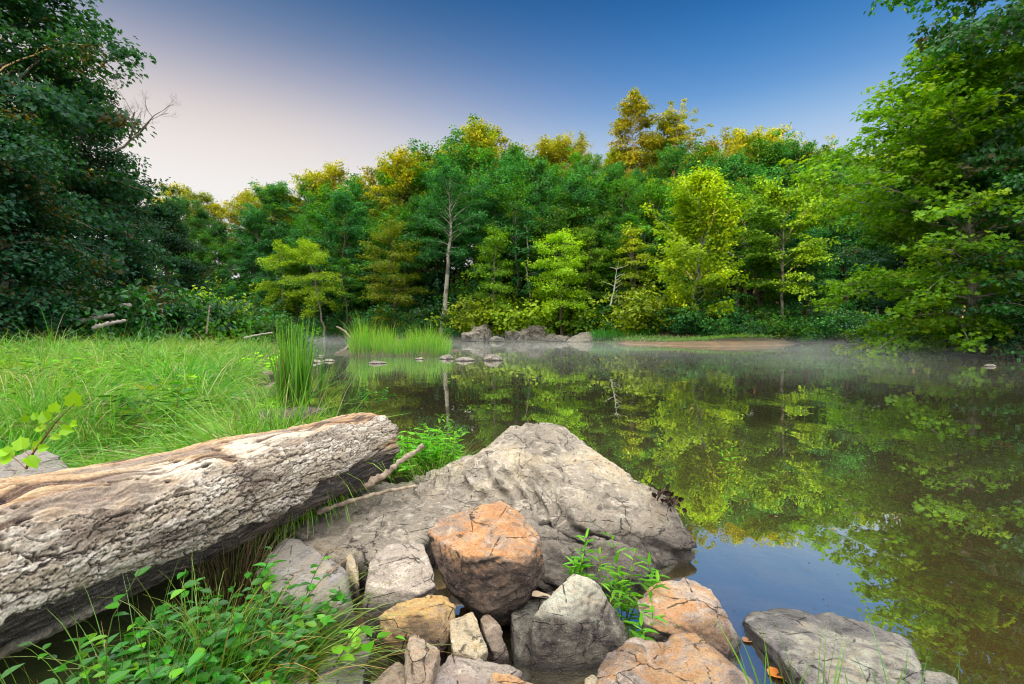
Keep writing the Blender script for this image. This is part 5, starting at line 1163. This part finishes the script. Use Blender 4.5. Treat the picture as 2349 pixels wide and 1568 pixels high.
tuft('grass_tuft', 1040, 1040, 3.95, tuft_mesh('gt2', 19, 70, .1, .42, .003, .8, .35, 6, lean=(.4, 0)), G_rush, 'thin yellowing grass tuft leaning right over the boulder flank', 'grass tuft', z=.15)
# willow-leaved weeds between the rocks
ww = [herb_parts('willow_weed_%d' % k, 260+k, nn, hh, .05, 'lance', .068, 18, .3, wid=.85, lz=.6, whorl=True) for k, (nn, hh) in enumerate([(6, .40), (3, .20), (1, .22), (4, .16), (1, .05)])]
herb('willow_weed', ww[0], 1418, 1420, 2.16, L_herb, S_green, 'tallest pale willow-leaved weed cluster, growing between the pyramid rock and the orange-capped rock', 'weed', 'willow-leaved weeds among the rocks', z=-.01)
herb('willow_weed', ww[1], 1322, 1305, 2.42, L_herb, S_green, 'small willow-leaved weed behind the peak of the pyramid rock', 'weed', 'willow-leaved weeds among the rocks', z=.08)
herb('willow_weed', ww[2], 1548, 1325, 2.28, L_herb, S_green, 'single willow-leaved stem with curling yellow-tipped leaves behind the orange-capped rock', 'weed', 'willow-leaved weeds among the rocks', z=-.02, sc=1.1)
herb('willow_weed', ww[3], 1500, 1480, 1.93, L_herb, S_green, 'lowest willow-leaved weed in front of the orange-capped rock', 'weed', 'willow-leaved weeds among the rocks', z=.02)
pt = (ww[1][0].copy(), ww[1][1].copy()); pt[0].materials.clear(); pt[1].materials.clear()
herb('willow_weed', pt, 1462, 1370, 2.2, L_herb, S_green, 'willow-leaved weed leaning on the left side of the orange-capped rock', 'weed', 'willow-leaved weeds among the rocks', z=.0, rz=2, sc=1.15)
herb('seedling', ww[4], 1504, 1118, 3.3, L_herb, S_green, 'tiny seedling on the far right shoulder of the boulder', 'seedling', z=.2)
sp = herb_parts('water_sprig', 270, 2, .40, .03, 'lance', .07, 10, .2, lz=.9)
herb('water_sprig', sp, 1672, 1095, G(1672, 1095)[1], L_herb, S_green, 'thin green sprig standing alone in open water right of the boulder', 'water plant', z=-.02, sc=.9)
wpnt = herb_parts('water_plant', 271, 14, .30, .35, 'oval', .09, 6, .5, lz=.3)
herb('water_plant', wpnt, 860, 905, G(860, 905)[1], L_weed, S_green, 'low floating leafy plant in the water between the cattails and the reed island', 'water plant', z=-.1)
# sapling with big lit leaves at left
st = Geo(); lv = Geo(); rs = np.random.RandomState(6); path = np.array([P(60, 1075, 2.55), P(75, 1040, 2.55), P(105, 1000, 2.55), P(130, 965, 2.55), P(172, 925, 2.56)]); tt = np.linspace(0, 1, 12)
pth = np.stack([np.interp(tt, np.linspace(0, 1, 5), path[:, c]) for c in range(3)], 1); st.add(*tube(pth, np.linspace(.006, .002, 12), 6))
LP = [(172, 930, 44, .05, 1.0), (160, 975, 30, 1, .2), (110, 965, 34, -.6, .8), (125, 945, 30, .2, 1), (140, 985, 32, 1, -.1), (100, 985, 26, -.9, .4), (85, 960, 22, -.6, .9), (95, 1010, 28, -.8, -.2), (30, 1050, 44, -1, .2), (52, 1030, 40, -.4, 1), (60, 1050, 40, .5, -.4), (20, 1040, 34, -1, .5), (75, 1025, 30, .9, .3), (88, 1030, 24, .9, .2), (62, 895+70, 20, 0, .8), (118, 1000, 22, .8, -.3)]
pos = []; fw = []; sz = []
for px, py, s, fx, fz in LP:
    p = P(px, py, 2.55+rs.uniform(-.06, .06)); pos.append(p); fw.append((fx, rs.uniform(-.5, .3), fz)); sz.append(s/F*2.55*.85)
    j = np.argmin(np.linalg.norm(pth-p, axis=1)); st.add(*tube(np.array([pth[j], (pth[j]+p)/2+[0, 0, .005], p]), np.array([.0022, .0016, .0012]), 4))
pos, fw, sz = map(np.array, (pos, fw, sz)); nr = np.tile([[.1, -.9, .6]], (len(pos), 1))+rs.normal(0, .3, (len(pos), 3))
V, Fs, k = leaves(pos, fw, nr, sz, 'broad', wid=1.0); lv.add(V, Fs, rnd=np.repeat(rs.rand(len(pos)), k), clump=np.repeat(rs.rand(len(pos)), k))
tree('sapling', (st.mesh('sapling_stem', True), lv.mesh('sapling_leaves')), L_sap, S_red, (0, 0, 0), 0, 1, 'young sapling with large translucent yellow-green leaves behind the log at left', 'sapling', None, 'stem', 'leaves')
# meadow edge plants
mw = [herb_parts('meadow_weed_%d' % k, 290+k, 12, hh, .16, lf, ls, 10, .5, lz=.5, wid=w_) for k, (hh, lf, ls, w_) in enumerate([(.50, 'oval', .075, 1.0), (.60, 'lance', .12, 1.6), (.42, 'lobed', .09, 1.0)])]
mwp = {}; rs = np.random.RandomState(64)
mwl = ['broad-leaved weed standing in the meadow grass', 'narrow-leaved weed standing in the meadow grass', 'low lobed-leaf weed in the meadow grass']
for i in range(84):
    d = 4.3+rs.rand()**1.3*13; px = rs.uniform(-60, 600); x = (px-CX)/F*d
    if shore_dist([x], [d])[0] < .5 or (np.array([x, d])-lgA)@n_*(1 if ((np.array([-3, 4])-lgA)@n_) > 0 else -1) < .5: continue
    k = i % 3; p_ = (x, d, float(height(x, d)[0])); sc = rs.uniform(.8, 1.35)
    if k not in mwp: mwp[k] = tree('meadow_weed', mw[k], [L_herb, L_mid, L_spring][k], S_green, p_, 0, sc, mwl[k], 'weed', 'weeds scattered in the meadow', 'stems', 'leaves')
    else: copy_thing(mwp[k], p_, rs.uniform(0, 6.3), sc)
mp = herb_parts('meadow_plant', 280, 8, .5, .25, 'oval', .16, 7, .5, lz=.4, wid=1.3)
herb('broadleaf_plant', mp, 598, 868, 11.5, L_sap, S_green, 'yellow-green plant with broad leaves at the meadow edge above the brown stone', 'plant', z=.25, sc=1.1)
yb = bush_parts('yellow_weed', 84, .35, .5, 60, 14, 'oval', .04, .09, 9)
e = tree('yellow_weed', yb, L_olive, S_green, tuple(P(135, 862, 7.2)), 0, 1.2, 'yellowish feathery weed in the middle of the meadow', 'weed', None, 'stems', 'foliage'); e.location.z = float(height(e.location.x, 7.2)[0])
tuft('grass_tuft', 240, 985, 3.9, tuft_mesh('gt3', 21, 260, .16, .48, .005, .6, .5, 6), G_rush, 'thick olive grass tussock with reddish blades just behind the log', 'grass tuft', z=.25)
tuft('grass_tuft', 30, 985, 3.9, tuft_mesh('gt4', 22, 380, .22, .60, .004, .9, .7, 6, lean=(.3, 0)), G_cat, 'dark flattened grass tussock at the left edge behind the log', 'grass tuft', z=.25)

# blades at the bottom right corner
cb = [(1775, 1640, 1.35, .30, 5, 'few blades crossing the wet gap left of the flat slab'), (1870, 1650, 1.40, .36, 6, 'long thin blades rising in front of the flat slab'), (1990, 1640, 1.42, .30, 5, 'green blades at the bottom edge before the middle of the flat slab'), (2080, 1660, 1.45, .36, 4, 'tall thin blade with a dry stalk near the right of the flat slab'), (2190, 1640, 1.5, .40, 3, 'thin dark blades rightmost along the bottom edge')]
for k, (px, py, d, ln, n, lab) in enumerate(cb):
    tuft('blade_tuft', px, py, d, tuft_mesh('cb%d' % k, 30+k, n*2, .07, ln, .006, .45, .15, 7), G_cat, lab, 'grass tuft', 'blades along the bottom right edge', sc=.9)
# pollen and midges afloat on the still water
rs = np.random.RandomState(17); g = Geo()
for n_, x0_, x1_, y0_, y1_, s_ in ((80, 1600, 2050, 1180, 1480, .007), (160, 640, 2300, 820, 1250, .02)):
    px = rs.uniform(x0_, x1_, n_); py = rs.uniform(y0_, y1_, n_); pp = np.array([G(a, b, .003) for a, b in zip(px, py)]); aa = rs.uniform(0, 6.28, n_)
    pp = pp[shore_dist(pp[:, 0], pp[:, 1]) < -.1]; n_ = len(pp); aa = aa[:n_]
    V, Fs, k = leaves(pp, np.stack([np.cos(aa), np.sin(aa), 0*aa], 1), np.tile([[0, 0, 1.0]], (n_, 1)), s_*rs.uniform(.5, 1.4, n_), 'oval', wid=1.4); g.add(V, Fs)
o = put('floating_specks', g.mesh('floating_specks'), simple_mat('speck_brown', (0.03, 0.025, 0.015), (0.22, 0.19, 0.10), 3), None); tag(o, 'specks of pollen, leaf bits and midges afloat on the river', 'specks', kind='stuff')
# fallen leaves in the shallow gap beside the slab, a dry blade on the rocks
t = NT('fallen_leaf_orange'); fl_o = t.out(t.pbr((0.50, 0.17, 0.03), .5)); t = NT('fallen_leaf_green'); fl_g = t.out(t.pbr((0.16, 0.26, 0.08), .5)); t = NT('fallen_leaf_brown'); fl_b = t.out(t.pbr((0.28, 0.13, 0.07), .6)); t = NT('dry_blade'); dry_b = t.out(t.pbr((0.62, 0.48, 0.32), .7))
def flat_leaf(px, py, z, s, ang, mat, label, kind='oval', name='fallen_leaf', wid=1.2):
    p = G(px, py, z); V, Fs, k = leaves(np.array([[0, 0, 0.0]]), np.array([[math.cos(ang), math.sin(ang), .02]]), np.array([[0.05, 0.02, 1.0]]), np.array([s]), kind, wid=wid)
    g = Geo(); g.add(V, Fs); o = put(name, g.mesh('leaf'), mat, loc=p); md = o.modifiers.new('thick', 'SOLIDIFY'); md.thickness = .0006; tag(o, label, 'leaf'); return o
flat_leaf(1762, 1546, .006, .085, .1, fl_o, 'orange fallen leaf floating in the gap left of the flat slab')
flat_leaf(1800, 1560, .006, .075, -.3, fl_g, 'greenish fallen leaf next to the orange one')
flat_leaf(1705, 1470, .005, .05, .4, fl_b, 'brown fallen leaf in the shallow gap, farther from the bottom edge')
flat_leaf(1195, 1362, .11, .17, .05, dry_b, 'dry straw-coloured blade lying behind the pyramid rock', 'lance', 'dry_grass_leaf', 1.3)
# clot of leaf litter on the boulder's right shoulder
rs = np.random.RandomState(3); N = 90; c = P(1526, 1150, 3.12); pos = c+rs.normal(0, 1, (N, 3))*[.035, .05, .035]
V, Fs, k = leaves(pos, rs.normal(0, 1, (N, 3)), rs.normal(0, 1, (N, 3)), .05*rs.uniform(.5, 1.2, N), 'oval'); g = Geo(); g.add(V, Fs)
o = put('leaf_litter', g.mesh('leaf_litter'), simple_mat('rotten_leaves', (0.02, 0.014, 0.01), (0.06, 0.035, 0.02), 20)); tag(o, 'dark clot of rotten leaves caught at the right shoulder of the boulder', 'leaf litter', kind='stuff')

# ---------------------------------------------------------------- mist lying on the river
t = NT('mist_air'); pv = t('ShaderNodeVolumePrincipled'); pv.inputs['Color'].default_value = (0.93, 0.96, 1.0, 1); pv.inputs['Density'].default_value = 0.010; pv.inputs['Anisotropy'].default_value = 0.2
mp_ = t('ShaderNodeNewGeometry').outputs['Position']; ms_ = t('ShaderNodeSeparateXYZ'); t.link(mp_, ms_.inputs[0])
md_ = t.math('MULTIPLY', t.math('POWER', t.rng(ms_.outputs['Z'], .0, 1.1, 1, 0, False), 2.2), t.rng(t.noise(t.mapping(mp_, (.13, .20, 1.2)), 1.0, 4, .6), .38, .68, .05, 1.3))
md_ = t.math('MULTIPLY', md_, t.rng(ms_.outputs['Y'], 8, 22)); t.link(t.math('MULTIPLY', md_, .019), pv.inputs['Density'])
mist_m = t.out(None, pv.outputs[0])
MB = np.array([(-40, 9, .03), (40, 9, .03), (40, 75, .03), (-40, 75, .03), (-40, 9, 1.15), (40, 9, 1.15), (40, 75, 1.15), (-40, 75, 1.15)], float)
mist = put('mist', make_mesh('mist', MB, np.array([[0, 3, 2, 1], [4, 5, 6, 7], [0, 1, 5, 4], [1, 2, 6, 5], [2, 3, 7, 6], [3, 0, 4, 7]])), mist_m); tag(mist, 'thin white morning mist lying on the river', 'mist', kind='stuff')
